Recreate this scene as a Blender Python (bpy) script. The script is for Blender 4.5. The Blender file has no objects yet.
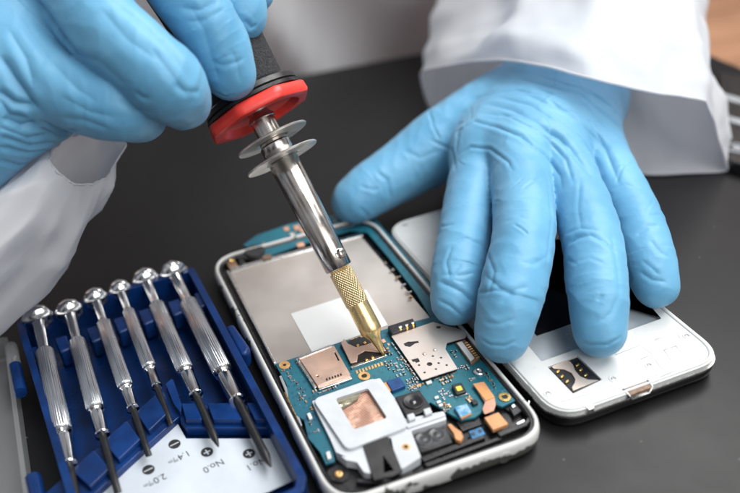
import bpy, bmesh, math, random
import numpy as np
from mathutils import Vector, noise, geometry
from mathutils.bvhtree import BVHTree

S = 0.001                      # all numbers below are millimetres
random.seed(7)
sc = bpy.context.scene
col = sc.collection

# ------------------------------------------------------------------ viewpoint
FPX, CX, CY, CAMH, PITCH, ROLL = 869.1, 258.34, 257.12, 214.1, .6184, -.1281
_cp, _sp = math.cos(PITCH), math.sin(PITCH)
FW = np.array([0, _cp, -_sp]); _r0 = np.array([1., 0, 0]); _u0 = np.cross(_r0, FW)
RT = _r0*math.cos(ROLL)+_u0*math.sin(ROLL); UP = -_r0*math.sin(ROLL)+_u0*math.cos(ROLL)
CAM = np.array([0, 0, CAMH])
def ray(x, y): return FW + RT*(x-CX)/FPX - UP*(y-CY)/FPX
def at(x, y, z):
    d = ray(x, y); return CAM + d*(z-CAMH)/d[2]
def dp(x, y, d): return CAM + ray(x, y)*d
def pj(P):
    d = np.asarray(P)-CAM; z = d@FW
    return CX+FPX*(d@RT)/z, CY-FPX*(d@UP)/z

# ------------------------------------------------------------------ materials
def newmat(name):
    m = bpy.data.materials.new(name); m.use_nodes = True
    nt = m.node_tree; b = nt.nodes['Principled BSDF']
    return m, nt, b
def N(nt, t, **kw):
    n = nt.nodes.new(t)
    for k, v in kw.items():
        if k in n.inputs: n.inputs[k].default_value = v
        else: setattr(n, k, v)
    return n
def mat(name, c, rough=.5, metal=0., var=0., vscale=60, bump=0., bscale=800, bdist=.0002, coat=0., rvar=0., c2=None, spec=.5, sss=0., aniso=0., emit=None, trans=0., alpha=1., detail=4, ior=None):
    m, nt, b = newmat(name); L = nt.links
    b.inputs['Base Color'].default_value = (*c, 1)
    b.inputs['Roughness'].default_value = rough
    b.inputs['Metallic'].default_value = metal
    b.inputs['Specular IOR Level'].default_value = spec
    b.inputs['Coat Weight'].default_value = coat
    b.inputs['Coat Roughness'].default_value = .1
    b.inputs['Transmission Weight'].default_value = trans
    b.inputs['Alpha'].default_value = alpha
    if ior: b.inputs['IOR'].default_value = ior
    if sss:
        b.inputs['Subsurface Weight'].default_value = sss
        b.inputs['Subsurface Radius'].default_value = (.5, .8, 1.)
        b.inputs['Subsurface Scale'].default_value = .002
    tc = N(nt, 'ShaderNodeTexCoord')
    if var or c2:
        nz = N(nt, 'ShaderNodeTexNoise', Scale=vscale, Detail=detail); L.new(tc.outputs['Object'], nz.inputs['Vector'])
        cr = N(nt, 'ShaderNodeValToRGB'); L.new(nz.outputs['Fac'], cr.inputs['Fac'])
        e = cr.color_ramp.elements
        a = c2 if c2 else tuple(max(0, v*(1-var)) for v in c)
        bb = c if c2 else tuple(min(1, v*(1+var)) for v in c)
        e[0].position = .38; e[1].position = .64
        e[0].color = (*a, 1); e[1].color = (*bb, 1)
        L.new(cr.outputs['Color'], b.inputs['Base Color'])
    if rvar:
        nz2 = N(nt, 'ShaderNodeTexNoise', Scale=vscale*1.7, Detail=5); L.new(tc.outputs['Object'], nz2.inputs['Vector'])
        mr = N(nt, 'ShaderNodeMapRange'); mr.inputs['To Min'].default_value = max(.02, rough-rvar); mr.inputs['To Max'].default_value = min(1, rough+rvar)
        mr.inputs['From Min'].default_value = .3; mr.inputs['From Max'].default_value = .7
        L.new(nz2.outputs['Fac'], mr.inputs['Value']); L.new(mr.outputs['Result'], b.inputs['Roughness'])
    if bump:
        nb = N(nt, 'ShaderNodeTexNoise', Scale=bscale, Detail=5); L.new(tc.outputs['Object'], nb.inputs['Vector'])
        bp = N(nt, 'ShaderNodeBump', Strength=bump, Distance=bdist); L.new(nb.outputs['Fac'], bp.inputs['Height'])
        L.new(bp.outputs['Normal'], b.inputs['Normal'])
    return m

M = {}
M['blue_plastic'] = mat('blue_plastic', (.0025, .027, .125), .32, spec=.4, var=.3, vscale=90, bump=.15, bscale=500, rvar=.1, sss=.0)
M['chrome'] = mat('chrome', (.80, .80, .80), .13, 1., rvar=.05, bump=.05, bscale=900)
M['grip_steel'] = mat('grip_steel', (.74, .76, .79), .24, 1., rvar=.05)
M['blackened_steel'] = mat('blackened_steel', (.035, .035, .038), .38, .6, rvar=.1, vscale=300)
M['steel'] = mat('steel', (.62, .60, .58), .22, 1., rvar=.08, vscale=120, c2=(.50, .45, .40))
M['fin_steel'] = mat('fin_steel', (.66, .64, .60), .42, .9, rvar=.08, vscale=150, var=.12)
M['brass'] = mat('brass', (.93, .68, .32), .27, .85, rvar=.08, vscale=220, var=.1)
M['brass_tip'] = mat('brass_tip', (.74, .52, .20), .26, 1., rvar=.08, vscale=300, c2=(.45, .33, .14))
M['red_plastic'] = mat('red_plastic', (.80, .050, .036), .36, var=.1, vscale=120, rvar=.08, bump=.1)
M['black_plastic'] = mat('black_plastic', (.012, .012, .013), .34, rvar=.1, vscale=200, bump=.15)
M['foam'] = mat('foam', (.040, .040, .042), .9, c2=(.012, .012, .013), vscale=1500, bump=1., bscale=1500, bdist=.0006)
M['white_plastic'] = mat('white_plastic', (.58, .59, .58), .32, var=.06, vscale=70, rvar=.08, bump=.06, bscale=400, coat=.2)
M['white_matte'] = mat('white_matte', (.54, .565, .59), .45, var=.05, vscale=140, rvar=.1, bump=.1, bscale=700)
M['dark_chassis'] = mat('dark_chassis', (.010, .010, .011), .33, rvar=.15, vscale=300, var=.4, bump=.3, bscale=400)
M['silver_plate'] = mat('silver_plate', (.57, .53, .49), .42, .5, c2=(.43, .385, .35), vscale=32, rvar=.08, detail=3, bump=.12, bscale=200)
M['bright_metal'] = mat('bright_metal', (.75, .75, .73), .25, 1., rvar=.1, vscale=300)
M['copper_metal'] = mat('copper_metal', (.72, .49, .38), .33, .6, c2=(.60, .43, .35), vscale=120, rvar=.08)
M['shield_metal'] = mat('shield_metal', (.66, .60, .55), .32, .6, c2=(.62, .49, .40), vscale=45, rvar=.06, detail=2)
M['gold'] = mat('gold', (.85, .55, .20), .28, 1., rvar=.1, vscale=400)
M['gold_matte'] = mat('gold_matte', (.72, .42, .17), .4, .6, vscale=400, var=.2)
M['solder'] = mat('solder', (.78, .78, .76), .3, .9, rvar=.1, vscale=500)
M['chip'] = mat('chip', (.014, .014, .016), .35, vscale=500, var=.3)
M['chip_blue'] = mat('chip_blue', (.008, .06, .20), .3, vscale=300, var=.3)
M['brown_chip'] = mat('brown_chip', (.20, .12, .075), .45, vscale=400, var=.4)
M['flex_orange'] = mat('flex_orange', (.66, .31, .12), .38, vscale=180, c2=(.52, .25, .11), rvar=.1)
M['flex_pink'] = mat('flex_pink', (.62, .33, .22), .38, vscale=180, var=.15)
M['flex_blue'] = mat('flex_blue', (.05, .25, .45), .35, vscale=500, c2=(.30, .48, .60), detail=2)
M['connector_blue'] = mat('connector_blue', (.03, .16, .32), .4, vscale=300, var=.3)
M['led_yellow'] = mat('led_yellow', (.75, .60, .07), .3)
M['sticker'] = mat('sticker', (.66, .67, .66), .5, var=.03, vscale=60)
M['ink'] = mat('ink', (.02, .02, .022), .6)
M['grey_ink'] = mat('grey_ink', (.28, .28, .32), .6)
M['card'] = mat('card', (.55, .60, .65), .42, var=.06, vscale=60, rvar=.12, bump=.2, bscale=90, bdist=.0008)
M['glass_black'] = mat('glass_black', (.004, .004, .005), .12, coat=.6)
M['panel_grey'] = mat('panel_grey', (.42, .46, .49), .22, .35, vscale=50, var=.08, rvar=.08)
M['lens'] = mat('lens', (.006, .006, .008), .08, coat=1.)
M['tape_black'] = mat('tape_black', (.022, .022, .023), .42, vscale=200, var=.3, bump=.4, bscale=300)
M['speaker_film'] = mat('speaker_film', (.05, .053, .056), .22, vscale=200, var=.3)
M['clear_plastic'] = mat('clear_plastic', (.62, .64, .64), .12, trans=.0, alpha=.15, rvar=.05, coat=.3)
M['skin'] = mat('skin', (.55, .33, .24), .5, sss=.1)
M['coat_cloth'] = mat('coat_cloth', (.80, .81, .82), .85, var=.03, vscale=30, bump=.25, bscale=1800, bdist=.0002)
def cloth_shade():
    m = M['coat_cloth']; nt = m.node_tree; b = nt.nodes['Principled BSDF']; out = nt.nodes['Material Output']
    tr = nt.nodes.new('ShaderNodeBsdfTranslucent'); tr.inputs['Color'].default_value = (.80, .80, .86, 1)
    mx = nt.nodes.new('ShaderNodeMixShader'); mx.inputs['Fac'].default_value = .42
    nt.links.new(b.outputs[0], mx.inputs[1]); nt.links.new(tr.outputs[0], mx.inputs[2]); nt.links.new(mx.outputs[0], out.inputs['Surface'])
cloth_shade()
M['wood'] = None

def glove_mat():
    m, nt, b = newmat('nitrile_glove'); L = nt.links
    tc = N(nt, 'ShaderNodeTexCoord')
    nz = N(nt, 'ShaderNodeTexNoise', Scale=45, Detail=3); L.new(tc.outputs['Object'], nz.inputs['Vector'])
    cr = N(nt, 'ShaderNodeValToRGB'); L.new(nz.outputs['Fac'], cr.inputs['Fac'])
    cr.color_ramp.elements[0].position = .3; cr.color_ramp.elements[1].position = .7
    cr.color_ramp.elements[0].color = (.105, .325, .52, 1); cr.color_ramp.elements[1].color = (.150, .400, .60, 1)
    L.new(cr.outputs['Color'], b.inputs['Base Color'])
    b.inputs['Roughness'].default_value = .47
    b.inputs['Subsurface Weight'].default_value = .12
    b.inputs['Subsurface Radius'].default_value = (.4, .8, 1.); b.inputs['Subsurface Scale'].default_value = .002
    b.inputs['Sheen Weight'].default_value = .12
    b.inputs['Specular IOR Level'].default_value = .38
    n1 = N(nt, 'ShaderNodeTexNoise', Scale=2600, Detail=2); L.new(tc.outputs['Object'], n1.inputs['Vector'])
    n2 = N(nt, 'ShaderNodeTexNoise', Scale=230, Detail=4, Distortion=.8); L.new(tc.outputs['Object'], n2.inputs['Vector'])
    b1 = N(nt, 'ShaderNodeBump', Strength=.16, Distance=.0001); L.new(n1.outputs['Fac'], b1.inputs['Height'])
    b2 = N(nt, 'ShaderNodeBump', Strength=.2, Distance=.0006); L.new(n2.outputs['Fac'], b2.inputs['Height'])
    L.new(b1.outputs['Normal'], b2.inputs['Normal']); L.new(b2.outputs['Normal'], b.inputs['Normal'])
    return m
M['glove'] = glove_mat()

def board_mat():
    m, nt, b = newmat('circuit_board_teal'); L = nt.links
    tc = N(nt, 'ShaderNodeTexCoord')
    mp = N(nt, 'ShaderNodeMapping'); mp.inputs['Rotation'].default_value = (0, 0, math.radians(14)); L.new(tc.outputs['Object'], mp.inputs['Vector'])
    nz = N(nt, 'ShaderNodeTexNoise', Scale=38, Detail=3); L.new(mp.outputs['Vector'], nz.inputs['Vector'])
    cr = N(nt, 'ShaderNodeValToRGB'); L.new(nz.outputs['Fac'], cr.inputs['Fac'])
    cr.color_ramp.elements[0].position = .35; cr.color_ramp.elements[1].position = .68
    cr.color_ramp.elements[0].color = (.003, .058, .105, 1); cr.color_ramp.elements[1].color = (.008, .125, .165, 1)
    # copper traces under the varnish
    vz = N(nt, 'ShaderNodeTexVoronoi', Scale=420, distance='MANHATTAN', feature='F1'); L.new(mp.outputs['Vector'], vz.inputs['Vector'])
    vr = N(nt, 'ShaderNodeValToRGB'); L.new(vz.outputs['Distance'], vr.inputs['Fac'])
    vr.color_ramp.elements[0].position = .42; vr.color_ramp.elements[0].color = (0, 0, 0, 1)
    vr.color_ramp.elements[1].position = .5; vr.color_ramp.elements[1].color = (1, 1, 1, 1)
    mx = N(nt, 'ShaderNodeMixRGB', blend_type='MIX'); mf = N(nt, 'ShaderNodeMath', operation='MULTIPLY'); mf.inputs[1].default_value = .35
    L.new(vr.outputs['Color'], mf.inputs[0]); L.new(mf.outputs['Value'], mx.inputs['Fac'])
    L.new(cr.outputs['Color'], mx.inputs['Color1']); mx.inputs['Color2'].default_value = (.012, .17, .22, 1)
    # pin holes
    v2 = N(nt, 'ShaderNodeTexVoronoi', Scale=500, feature='F1'); L.new(mp.outputs['Vector'], v2.inputs['Vector'])
    lt = N(nt, 'ShaderNodeMath', operation='LESS_THAN'); lt.inputs[1].default_value = .085; L.new(v2.outputs['Distance'], lt.inputs[0])
    m2 = N(nt, 'ShaderNodeMixRGB'); L.new(lt.outputs['Value'], m2.inputs['Fac']); L.new(mx.outputs['Color'], m2.inputs['Color1']); m2.inputs['Color2'].default_value = (.14, .24, .24, 1)
    L.new(m2.outputs['Color'], b.inputs['Base Color'])
    b.inputs['Roughness'].default_value = .45
    bp = N(nt, 'ShaderNodeBump', Strength=.3, Distance=.0001); L.new(vr.outputs['Color'], bp.inputs['Height']); L.new(bp.outputs['Normal'], b.inputs['Normal'])
    return m
M['board'] = board_mat()

def knurl_mat(name, c, rough, n, pitch, diamond, strength=1., dist=.0006):
    """knurling about the object's own local Z axis (axis passes through object origin)"""
    m, nt, b = newmat(name); L = nt.links
    b.inputs['Base Color'].default_value = (*c, 1); b.inputs['Metallic'].default_value = 1; b.inputs['Roughness'].default_value = rough
    tc = N(nt, 'ShaderNodeTexCoord'); sp = N(nt, 'ShaderNodeSeparateXYZ'); L.new(tc.outputs['Object'], sp.inputs['Vector'])
    an = N(nt, 'ShaderNodeMath', operation='ARCTAN2'); L.new(sp.outputs['Y'], an.inputs[0]); L.new(sp.outputs['X'], an.inputs[1])
    def wave(sign):
        zz = N(nt, 'ShaderNodeMath', operation='MULTIPLY'); zz.inputs[1].default_value = sign*2*math.pi/pitch; L.new(sp.outputs['Z'], zz.inputs[0])
        aa = N(nt, 'ShaderNodeMath', operation='MULTIPLY'); aa.inputs[1].default_value = n; L.new(an.outputs[0], aa.inputs[0])
        ad = N(nt, 'ShaderNodeMath', operation='ADD'); L.new(zz.outputs[0], ad.inputs[0]); L.new(aa.outputs[0], ad.inputs[1])
        s = N(nt, 'ShaderNodeMath', operation='SINE'); L.new(ad.outputs[0], s.inputs[0]); return s
    if diamond:
        h = N(nt, 'ShaderNodeMath', operation='ADD'); a, c_ = wave(1), wave(-1); L.new(a.outputs[0], h.inputs[0]); L.new(c_.outputs[0], h.inputs[1])
    else: h = wave(0)
    bp = N(nt, 'ShaderNodeBump', Strength=strength, Distance=dist); L.new(h.outputs[0], bp.inputs['Height']); L.new(bp.outputs['Normal'], b.inputs['Normal'])
    return m
M['knurled_brass'] = knurl_mat('knurled_brass', (.90, .70, .40), .38, 26, .0012, True, .8, .00016)

def frame_white_mat():
    """white phone rim whose paint has rubbed off in patches low on the side"""
    m, nt, b = newmat('worn_white_rim'); L = nt.links
    tc = N(nt, 'ShaderNodeTexCoord'); nz = N(nt, 'ShaderNodeTexNoise', Scale=95, Detail=5, Roughness=.55); L.new(tc.outputs['Object'], nz.inputs['Vector'])
    sp = N(nt, 'ShaderNodeSeparateXYZ'); L.new(tc.outputs['Object'], sp.inputs['Vector'])
    zr = N(nt, 'ShaderNodeMapRange'); zr.inputs['From Min'].default_value = .0016; zr.inputs['From Max'].default_value = .0078
    zr.inputs['To Min'].default_value = .12; zr.inputs['To Max'].default_value = -.10; L.new(sp.outputs['Z'], zr.inputs['Value'])
    ad = N(nt, 'ShaderNodeMath', operation='ADD'); L.new(nz.outputs['Fac'], ad.inputs[0]); L.new(zr.outputs['Result'], ad.inputs[1])
    cr = N(nt, 'ShaderNodeValToRGB'); L.new(ad.outputs[0], cr.inputs['Fac'])
    e = cr.color_ramp.elements; e[0].position = .53; e[0].color = (.62, .62, .60, 1); e[1].position = .55; e[1].color = (.07, .072, .06, 1)
    L.new(cr.outputs['Color'], b.inputs['Base Color']); b.inputs['Roughness'].default_value = .35; b.inputs['Coat Weight'].default_value = .2
    return m
M['rim'] = frame_white_mat()

def table_mat():
    m, nt, b = newmat('dark_table'); L = nt.links
    tc = N(nt, 'ShaderNodeTexCoord')
    nz = N(nt, 'ShaderNodeTexNoise', Scale=14, Detail=6, Roughness=.6); L.new(tc.outputs['Object'], nz.inputs['Vector'])
    cr = N(nt, 'ShaderNodeValToRGB'); L.new(nz.outputs['Fac'], cr.inputs['Fac'])
    cr.color_ramp.elements[0].color = (.007, .0067, .007, 1); cr.color_ramp.elements[1].color = (.0135, .013, .014, 1)
    # dust specks
    v = N(nt, 'ShaderNodeTexVoronoi', Scale=170); L.new(tc.outputs['Object'], v.inputs['Vector'])
    lt = N(nt, 'ShaderNodeMath', operation='LESS_THAN'); lt.inputs[1].default_value = .05; L.new(v.outputs['Distance'], lt.inputs[0])
    n3 = N(nt, 'ShaderNodeTexNoise', Scale=35, Detail=2); L.new(tc.outputs['Object'], n3.inputs['Vector'])
    g = N(nt, 'ShaderNodeMath', operation='GREATER_THAN'); g.inputs[1].default_value = .52; L.new(n3.outputs['Fac'], g.inputs[0])
    mm = N(nt, 'ShaderNodeMath', operation='MULTIPLY'); L.new(lt.outputs[0], mm.inputs[0]); L.new(g.outputs[0], mm.inputs[1])
    m3 = N(nt, 'ShaderNodeMath', operation='MULTIPLY'); m3.inputs[1].default_value = .35; L.new(mm.outputs[0], m3.inputs[0])
    mx = N(nt, 'ShaderNodeMixRGB'); L.new(m3.outputs[0], mx.inputs['Fac']); L.new(cr.outputs['Color'], mx.inputs['Color1']); mx.inputs['Color2'].default_value = (.3, .3, .3, 1)
    L.new(mx.outputs['Color'], b.inputs['Base Color'])
    b.inputs['Specular IOR Level'].default_value = .26
    n2 = N(nt, 'ShaderNodeTexNoise', Scale=9, Detail=6, Roughness=.65); L.new(tc.outputs['Object'], n2.inputs['Vector'])
    mr = N(nt, 'ShaderNodeMapRange'); mr.inputs['To Min'].default_value = .30; mr.inputs['To Max'].default_value = .50; mr.inputs['From Min'].default_value = .3; mr.inputs['From Max'].default_value = .7
    L.new(n2.outputs['Fac'], mr.inputs['Value']); L.new(mr.outputs['Result'], b.inputs['Roughness'])
    nb = N(nt, 'ShaderNodeTexNoise', Scale=1500, Detail=2); L.new(tc.outputs['Object'], nb.inputs['Vector'])
    bp = N(nt, 'ShaderNodeBump', Strength=.08, Distance=.0002); L.new(nb.outputs['Fac'], bp.inputs['Height']); L.new(bp.outputs['Normal'], b.inputs['Normal'])
    return m
M['table'] = table_mat()

def wood_mat():
    m, nt, b = newmat('wood'); L = nt.links
    tc = N(nt, 'ShaderNodeTexCoord'); mp = N(nt, 'ShaderNodeMapping'); mp.inputs['Scale'].default_value = (3, 26, 3); mp.inputs['Rotation'].default_value = (0, 0, .35); L.new(tc.outputs['Object'], mp.inputs['Vector'])
    nz = N(nt, 'ShaderNodeTexNoise', Scale=4, Detail=6, Distortion=.6); L.new(mp.outputs['Vector'], nz.inputs['Vector'])
    cr = N(nt, 'ShaderNodeValToRGB'); L.new(nz.outputs['Fac'], cr.inputs['Fac'])
    cr.color_ramp.elements[0].position = .3; cr.color_ramp.elements[1].position = .7
    cr.color_ramp.elements[0].color = (.22, .095, .045, 1); cr.color_ramp.elements[1].color = (.52, .28, .16, 1)
    L.new(cr.outputs['Color'], b.inputs['Base Color']); b.inputs['Roughness'].default_value = .5
    return m
M['wood'] = wood_mat()

# ------------------------------------------------------------------ object helpers
ORG = {}
def tag(o, label=None, cat=None, group=None, kind=None):
    if label: o['label'] = label
    if cat: o['category'] = cat
    if group: o['group'] = group
    if kind: o['kind'] = kind
def root(name, loc, label, cat, group=None):
    o = bpy.data.objects.new(name, None); col.objects.link(o)
    o.empty_display_size = .01
    loc = np.array(loc, float); o.location = loc*S; ORG[o.name] = loc
    tag(o, label, cat, group); return o
def mesh_obj(name, V, F, m, parent=None, smooth=False, bevel=0, seg=2, label=None, solid=0, org=None):
    """V in world millimetres; the object's origin is its parent's origin (or org)"""
    V = np.asarray(V, float)
    po = ORG[parent.name] if parent else np.zeros(3)
    o_ = np.array(org, float) if org is not None else po
    me = bpy.data.meshes.new(name)
    me.from_pydata([tuple(v) for v in (V-o_)*S], [], [tuple(int(i) for i in f) for f in F])
    bm = bmesh.new(); bm.from_mesh(me)
    bmesh.ops.recalc_face_normals(bm, faces=bm.faces); bm.to_mesh(me); bm.free()
    me.materials.append(m)
    o = bpy.data.objects.new(name, me); col.objects.link(o)
    ORG[o.name] = o_
    if parent: o.parent = parent
    o.location = (o_-po)*S
    if bevel:
        md = o.modifiers.new('edge', 'BEVEL'); md.width = bevel*S; md.segments = seg; md.limit_method = 'ANGLE'; md.angle_limit = math.radians(40)
    if solid:
        md = o.modifiers.new('thickness', 'SOLIDIFY'); md.thickness = solid*S; md.offset = 0
    if smooth or bevel:
        me.polygons.foreach_set('use_smooth', [True]*len(me.polygons))
        if bevel or smooth == 'auto':
            me.set_sharp_from_angle(angle=math.radians(38)) if hasattr(me, 'set_sharp_from_angle') else None
    if label: o['label'] = label
    return o
def J(*parts):
    V, F = [], []
    for v, f in parts:
        n = len(V); V += [tuple(p) for p in v]; F += [tuple(i+n for i in q) for q in f]
    return V, F
def pix(pts, z): return [tuple(at(x, y, z)[:2]) for x, y in pts]
def rnd(pts, r, n=5):
    """round the corners of a closed 2-D polygon; r may be a list"""
    out = []; k = len(pts)
    for i in range(k):
        ri = r[i] if isinstance(r, (list, tuple)) else r
        p = np.array(pts[i], float); a = np.array(pts[i-1], float)-p; b = np.array(pts[(i+1) % k], float)-p
        la, lb = np.hypot(*a), np.hypot(*b)
        if ri <= 0 or la < 1e-6 or lb < 1e-6: out.append(tuple(p)); continue
        a /= la; b /= lb
        ang = math.acos(max(-1, min(1, a@b))); t = min(ri/math.tan(ang/2), .48*la, .48*lb)
        p0, p1 = p+a*t, p+b*t
        for j in range(n+1):
            u = j/n; out.append(tuple((1-u)**2*p0+2*u*(1-u)*p+u*u*p1))
    return out
def area2(p): return sum(p[i-1][0]*p[i][1]-p[i][0]*p[i-1][1] for i in range(len(p)))
def prism(poly, z0, z1, holes=()):
    loops = [list(poly)]+[list(h) for h in holes]
    flat = [p for l in loops for p in l]; n = len(flat)
    tris = geometry.tessellate_polygon([[Vector((p[0], p[1], 0)) for p in l] for l in loops])
    V = [(x, y, z0) for x, y in flat]+[(x, y, z1) for x, y in flat]
    if not holes:
        F = [tuple(range(n))[::-1], tuple(range(n, 2*n))]
    else:
        F = [tuple(t)[::-1] for t in tris]+[tuple(i+n for i in t) for t in tris]
    s = 0
    for l in loops:
        k = len(l)
        for i in range(k): a, b = s+i, s+(i+1) % k; F.append((a, b, b+n, a+n))
        s += k
    return V, F
def sweep(outline, prof, closed=False):
    """outline: closed 2-D loop (ccw); prof: (outward offset, z) list"""
    P = np.array(outline); n = len(P)
    if area2(outline) < 0: P = P[::-1]
    d = np.roll(P, -1, 0)-np.roll(P, 1, 0); d /= np.linalg.norm(d, axis=1)[:, None]
    nr = np.stack([d[:, 1], -d[:, 0]], 1)
    V, F = [], []
    for o, z in prof: V += [(*(P[i]+nr[i]*o), z) for i in range(n)]
    m_ = len(prof)
    for k in range(m_ if closed else m_-1):
        for i in range(n):
            a = k*n; b = ((k+1) % m_)*n; j = (i+1) % n
            F.append((a+i, a+j, b+j, b+i))
    return V, F
def frame_of(ax):
    ax = np.array(ax, float); ax /= np.linalg.norm(ax)
    h = np.array([0, 0, 1.]) if abs(ax[2]) < .9 else np.array([1., 0, 0])
    x = np.cross(h, ax); x /= np.linalg.norm(x); return x, np.cross(ax, x), ax
def lathe(P, ax, prof, n=40, ang0=0, caps=True):
    x, y, a = frame_of(ax); P = np.array(P, float); V, F = [], []
    for t, r in prof:
        for i in range(n):
            th = ang0+2*math.pi*i/n; V.append(P+a*t+(x*math.cos(th)+y*math.sin(th))*r)
    m_ = len(prof)
    for k in range(m_-1):
        for i in range(n): j = (i+1) % n; F.append((k*n+i, k*n+j, (k+1)*n+j, (k+1)*n+i))
    if caps: F += [tuple(range(n))[::-1], tuple(range((m_-1)*n, m_*n))]
    return V, F
def rim_disc(c, r0, r1, z0, z1, n=28):
    return prism([(c[0]+r1*math.cos(2*math.pi*i/n), c[1]+r1*math.sin(2*math.pi*i/n)) for i in range(n)], z0, z1,
                 [[(c[0]+r0*math.cos(2*math.pi*i/n), c[1]+r0*math.sin(2*math.pi*i/n)) for i in range(n)]] if r0 else ())
def circ(c, r, n=20): return [(c[0]+r*math.cos(2*math.pi*i/n), c[1]+r*math.sin(2*math.pi*i/n)) for i in range(n)]
def box(c, ex, ey, sx, sy, z0, z1):
    c = np.array(c[:2], float); ex = np.array(ex[:2])/np.hypot(*ex[:2]); ey = np.array(ey[:2])/np.hypot(*ey[:2])
    return prism([tuple(c+ex*a*sx/2+ey*b*sy/2) for a, b in ((-1, -1), (1, -1), (1, 1), (-1, 1))], z0, z1)
def pipe(path, r, n=10):
    path = [np.array(p, float) for p in path]; V, F = [], []
    rr = r if isinstance(r, (list, tuple)) else [r]*len(path)
    x, y, _ = frame_of(path[1]-path[0])
    for k, p in enumerate(path):
        t = path[min(k+1, len(path)-1)]-path[max(k-1, 0)]; t /= np.linalg.norm(t)
        x = x-t*(x@t); x /= np.linalg.norm(x); y = np.cross(t, x)
        for i in range(n): th = 2*math.pi*i/n; V.append(p+(x*math.cos(th)+y*math.sin(th))*rr[k])
    for k in range(len(path)-1):
        for i in range(n): j = (i+1) % n; F.append((k*n+i, k*n+j, (k+1)*n+j, (k+1)*n+i))
    F += [tuple(range(n))[::-1], tuple(range((len(path)-1)*n, len(path)*n))]
    return V, F
def lettering(s, p, d, size, z, m, parent, up=None):
    """s written flat at point p along direction d"""
    cu = bpy.data.curves.new('lettering', 'FONT'); cu.body = s; cu.size = size; cu.extrude = .02
    t = bpy.data.objects.new('lettering', cu); col.objects.link(t)
    me = bpy.data.meshes.new_from_object(t.evaluated_get(bpy.context.evaluated_depsgraph_get()))
    bpy.data.objects.remove(t); 
    V = np.array([v.co[:] for v in me.vertices]); F = [tuple(q.vertices) for q in me.polygons]
    d = np.array(d[:2]); d = d/np.hypot(*d); u = np.array([-d[1], d[0]])
    W = np.array([[*(np.array(p[:2])+d*v[0]+u*v[1]), z+v[2]] for v in V])
    return W, F

# ------------------------------------------------------------------ table and far surroundings
e0, e1 = at(235, 87, 0), at(430, 51, 0)
dirE = (e1-e0)/np.linalg.norm(e1-e0)
TL_, TR_ = e0-dirE*700, e0+dirE*262
w0, w1 = at(709, 54, 0), at(740, 67, 0)
dW = (w1-w0)/np.linalg.norm(w1-w0)
poly = [tuple(TL_[:2]), (-700, -120), (600, -120), tuple((w1+dW*300)[:2]), tuple(w0[:2]), tuple(TR_[:2])]
V, F = prism(poly, -18, 0)
o = mesh_obj('table', V, F, M['table'], bevel=1.2); tag(o, kind='structure')
V, F = prism([(-900, 300), (900, 300), (900, 1500), (-900, 1500)], -124, -120)
o = mesh_obj('floor', V, F, mat('floor_grey', (.30, .30, .31), .6, var=.1)); tag(o, kind='structure')
V, F = prism([(225, 420), (900, 420), (900, 1500), (225, 1500)], -119, -108)
o = mesh_obj('wooden_floor', V, F, M['wood']); tag(o, kind='structure')

# ------------------------------------------------------------------ opened phone (left)
def rect_local(o, a, L, W):
    l = np.array([math.cos(a), math.sin(a)]); w = np.array([-math.sin(a), math.cos(a)])
    o = np.array(o); return o, l, w, [tuple(o), tuple(o+l*L), tuple(o+l*L+w*W), tuple(o+w*W)]
PO, PL, PW, prect = rect_local((-21.1, 293.3), -1.326, 136.6, 73.2)
if area2(prect) < 0: prect = prect[::-1]
ph = root('smartphone', (*np.mean(prect, 0), 0), 'opened white phone with its teal circuit board bare under the soldering iron tip', 'phone')
pout = rnd(prect, 13, 10)
V, F = sweep(pout, [(-4, .3), (-1.6, .5), (-.5, 1.7), (-.15, 3.4), (-.1, 5.2), (-.35, 7.0), (-.9, 8.0), (-1.4, 8.2), (-1.9, 8.0), (-2.0, 7.2), (-2.1, 3.0), (-4, 2.8)], closed=True)
mesh_obj('frame', V, F, M['rim'], ph, smooth=True)
inner = rnd([tuple(np.array(p)+(np.mean(prect, 0)-np.array(p))*.03) for p in prect], 12, 8)
V, F = prism(inner, 1.0, 4.6)
ch = mesh_obj('chassis', V, F, M['dark_chassis'], ph, bevel=.4)
# inner black lip round the rim
V, F = sweep(pout, [(-2.1, 3), (-2.1, 7.3), (-2.5, 7.6), (-3.1, 7.4), (-3.5, 6.2), (-3.6, 3)], closed=True)
mesh_obj('gasket', V, F, M['dark_chassis'], ph, smooth=True)

# display support plate
plate = rnd(pix([(229.5, 271), (361, 236), (431, 318), (392, 329), (330, 349), (275, 366)], 6.4), [1.5, 3, 1, 0, 0, 1])
V, F = prism(plate, 4.6, 6.4)
pl = mesh_obj('display_plate', V, F, M['silver_plate'], ph, bevel=.25)
V, F = J(prism(pix([(226.5, 271), (229, 270), (276, 362), (273.5, 363)], 6.9), 4.7, 6.9),
         prism(pix([(230, 268), (362, 232.5), (363, 235.6), (231.5, 271)], 6.9), 4.7, 6.9))
mesh_obj('plate_edge', V, F, M['bright_metal'], ph, bevel=.2)
st = [(290.6, 313.7), (366, 289.5), (388, 325), (312, 352)]
V, F = prism(pix(st, 6.55), 6.45, 6.55)
sk = mesh_obj('label_sticker', V, F, M['sticker'], ph)
Vs, Fs = [], []
rs = random.Random(5)
a_, b_ = at(368, 294, 6.6), at(386, 324, 6.6)
dd = (at(312, 352, 6.6)-at(290.6, 313.7, 6.6)); 
parts_ = []
for i, s in enumerate(('-- - --- -', '- -- -- --', '--- - - --', '- --- -- -')):
    p = at(347+i*4.6, 299.5-i*1.5, 6.6)
    parts_.append(lettering(s, p, dd, 2.1, 6.6, None, None))
V, F = J(*parts_)
mesh_obj('print_marks', V, F, M['grey_ink'], sk)

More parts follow.
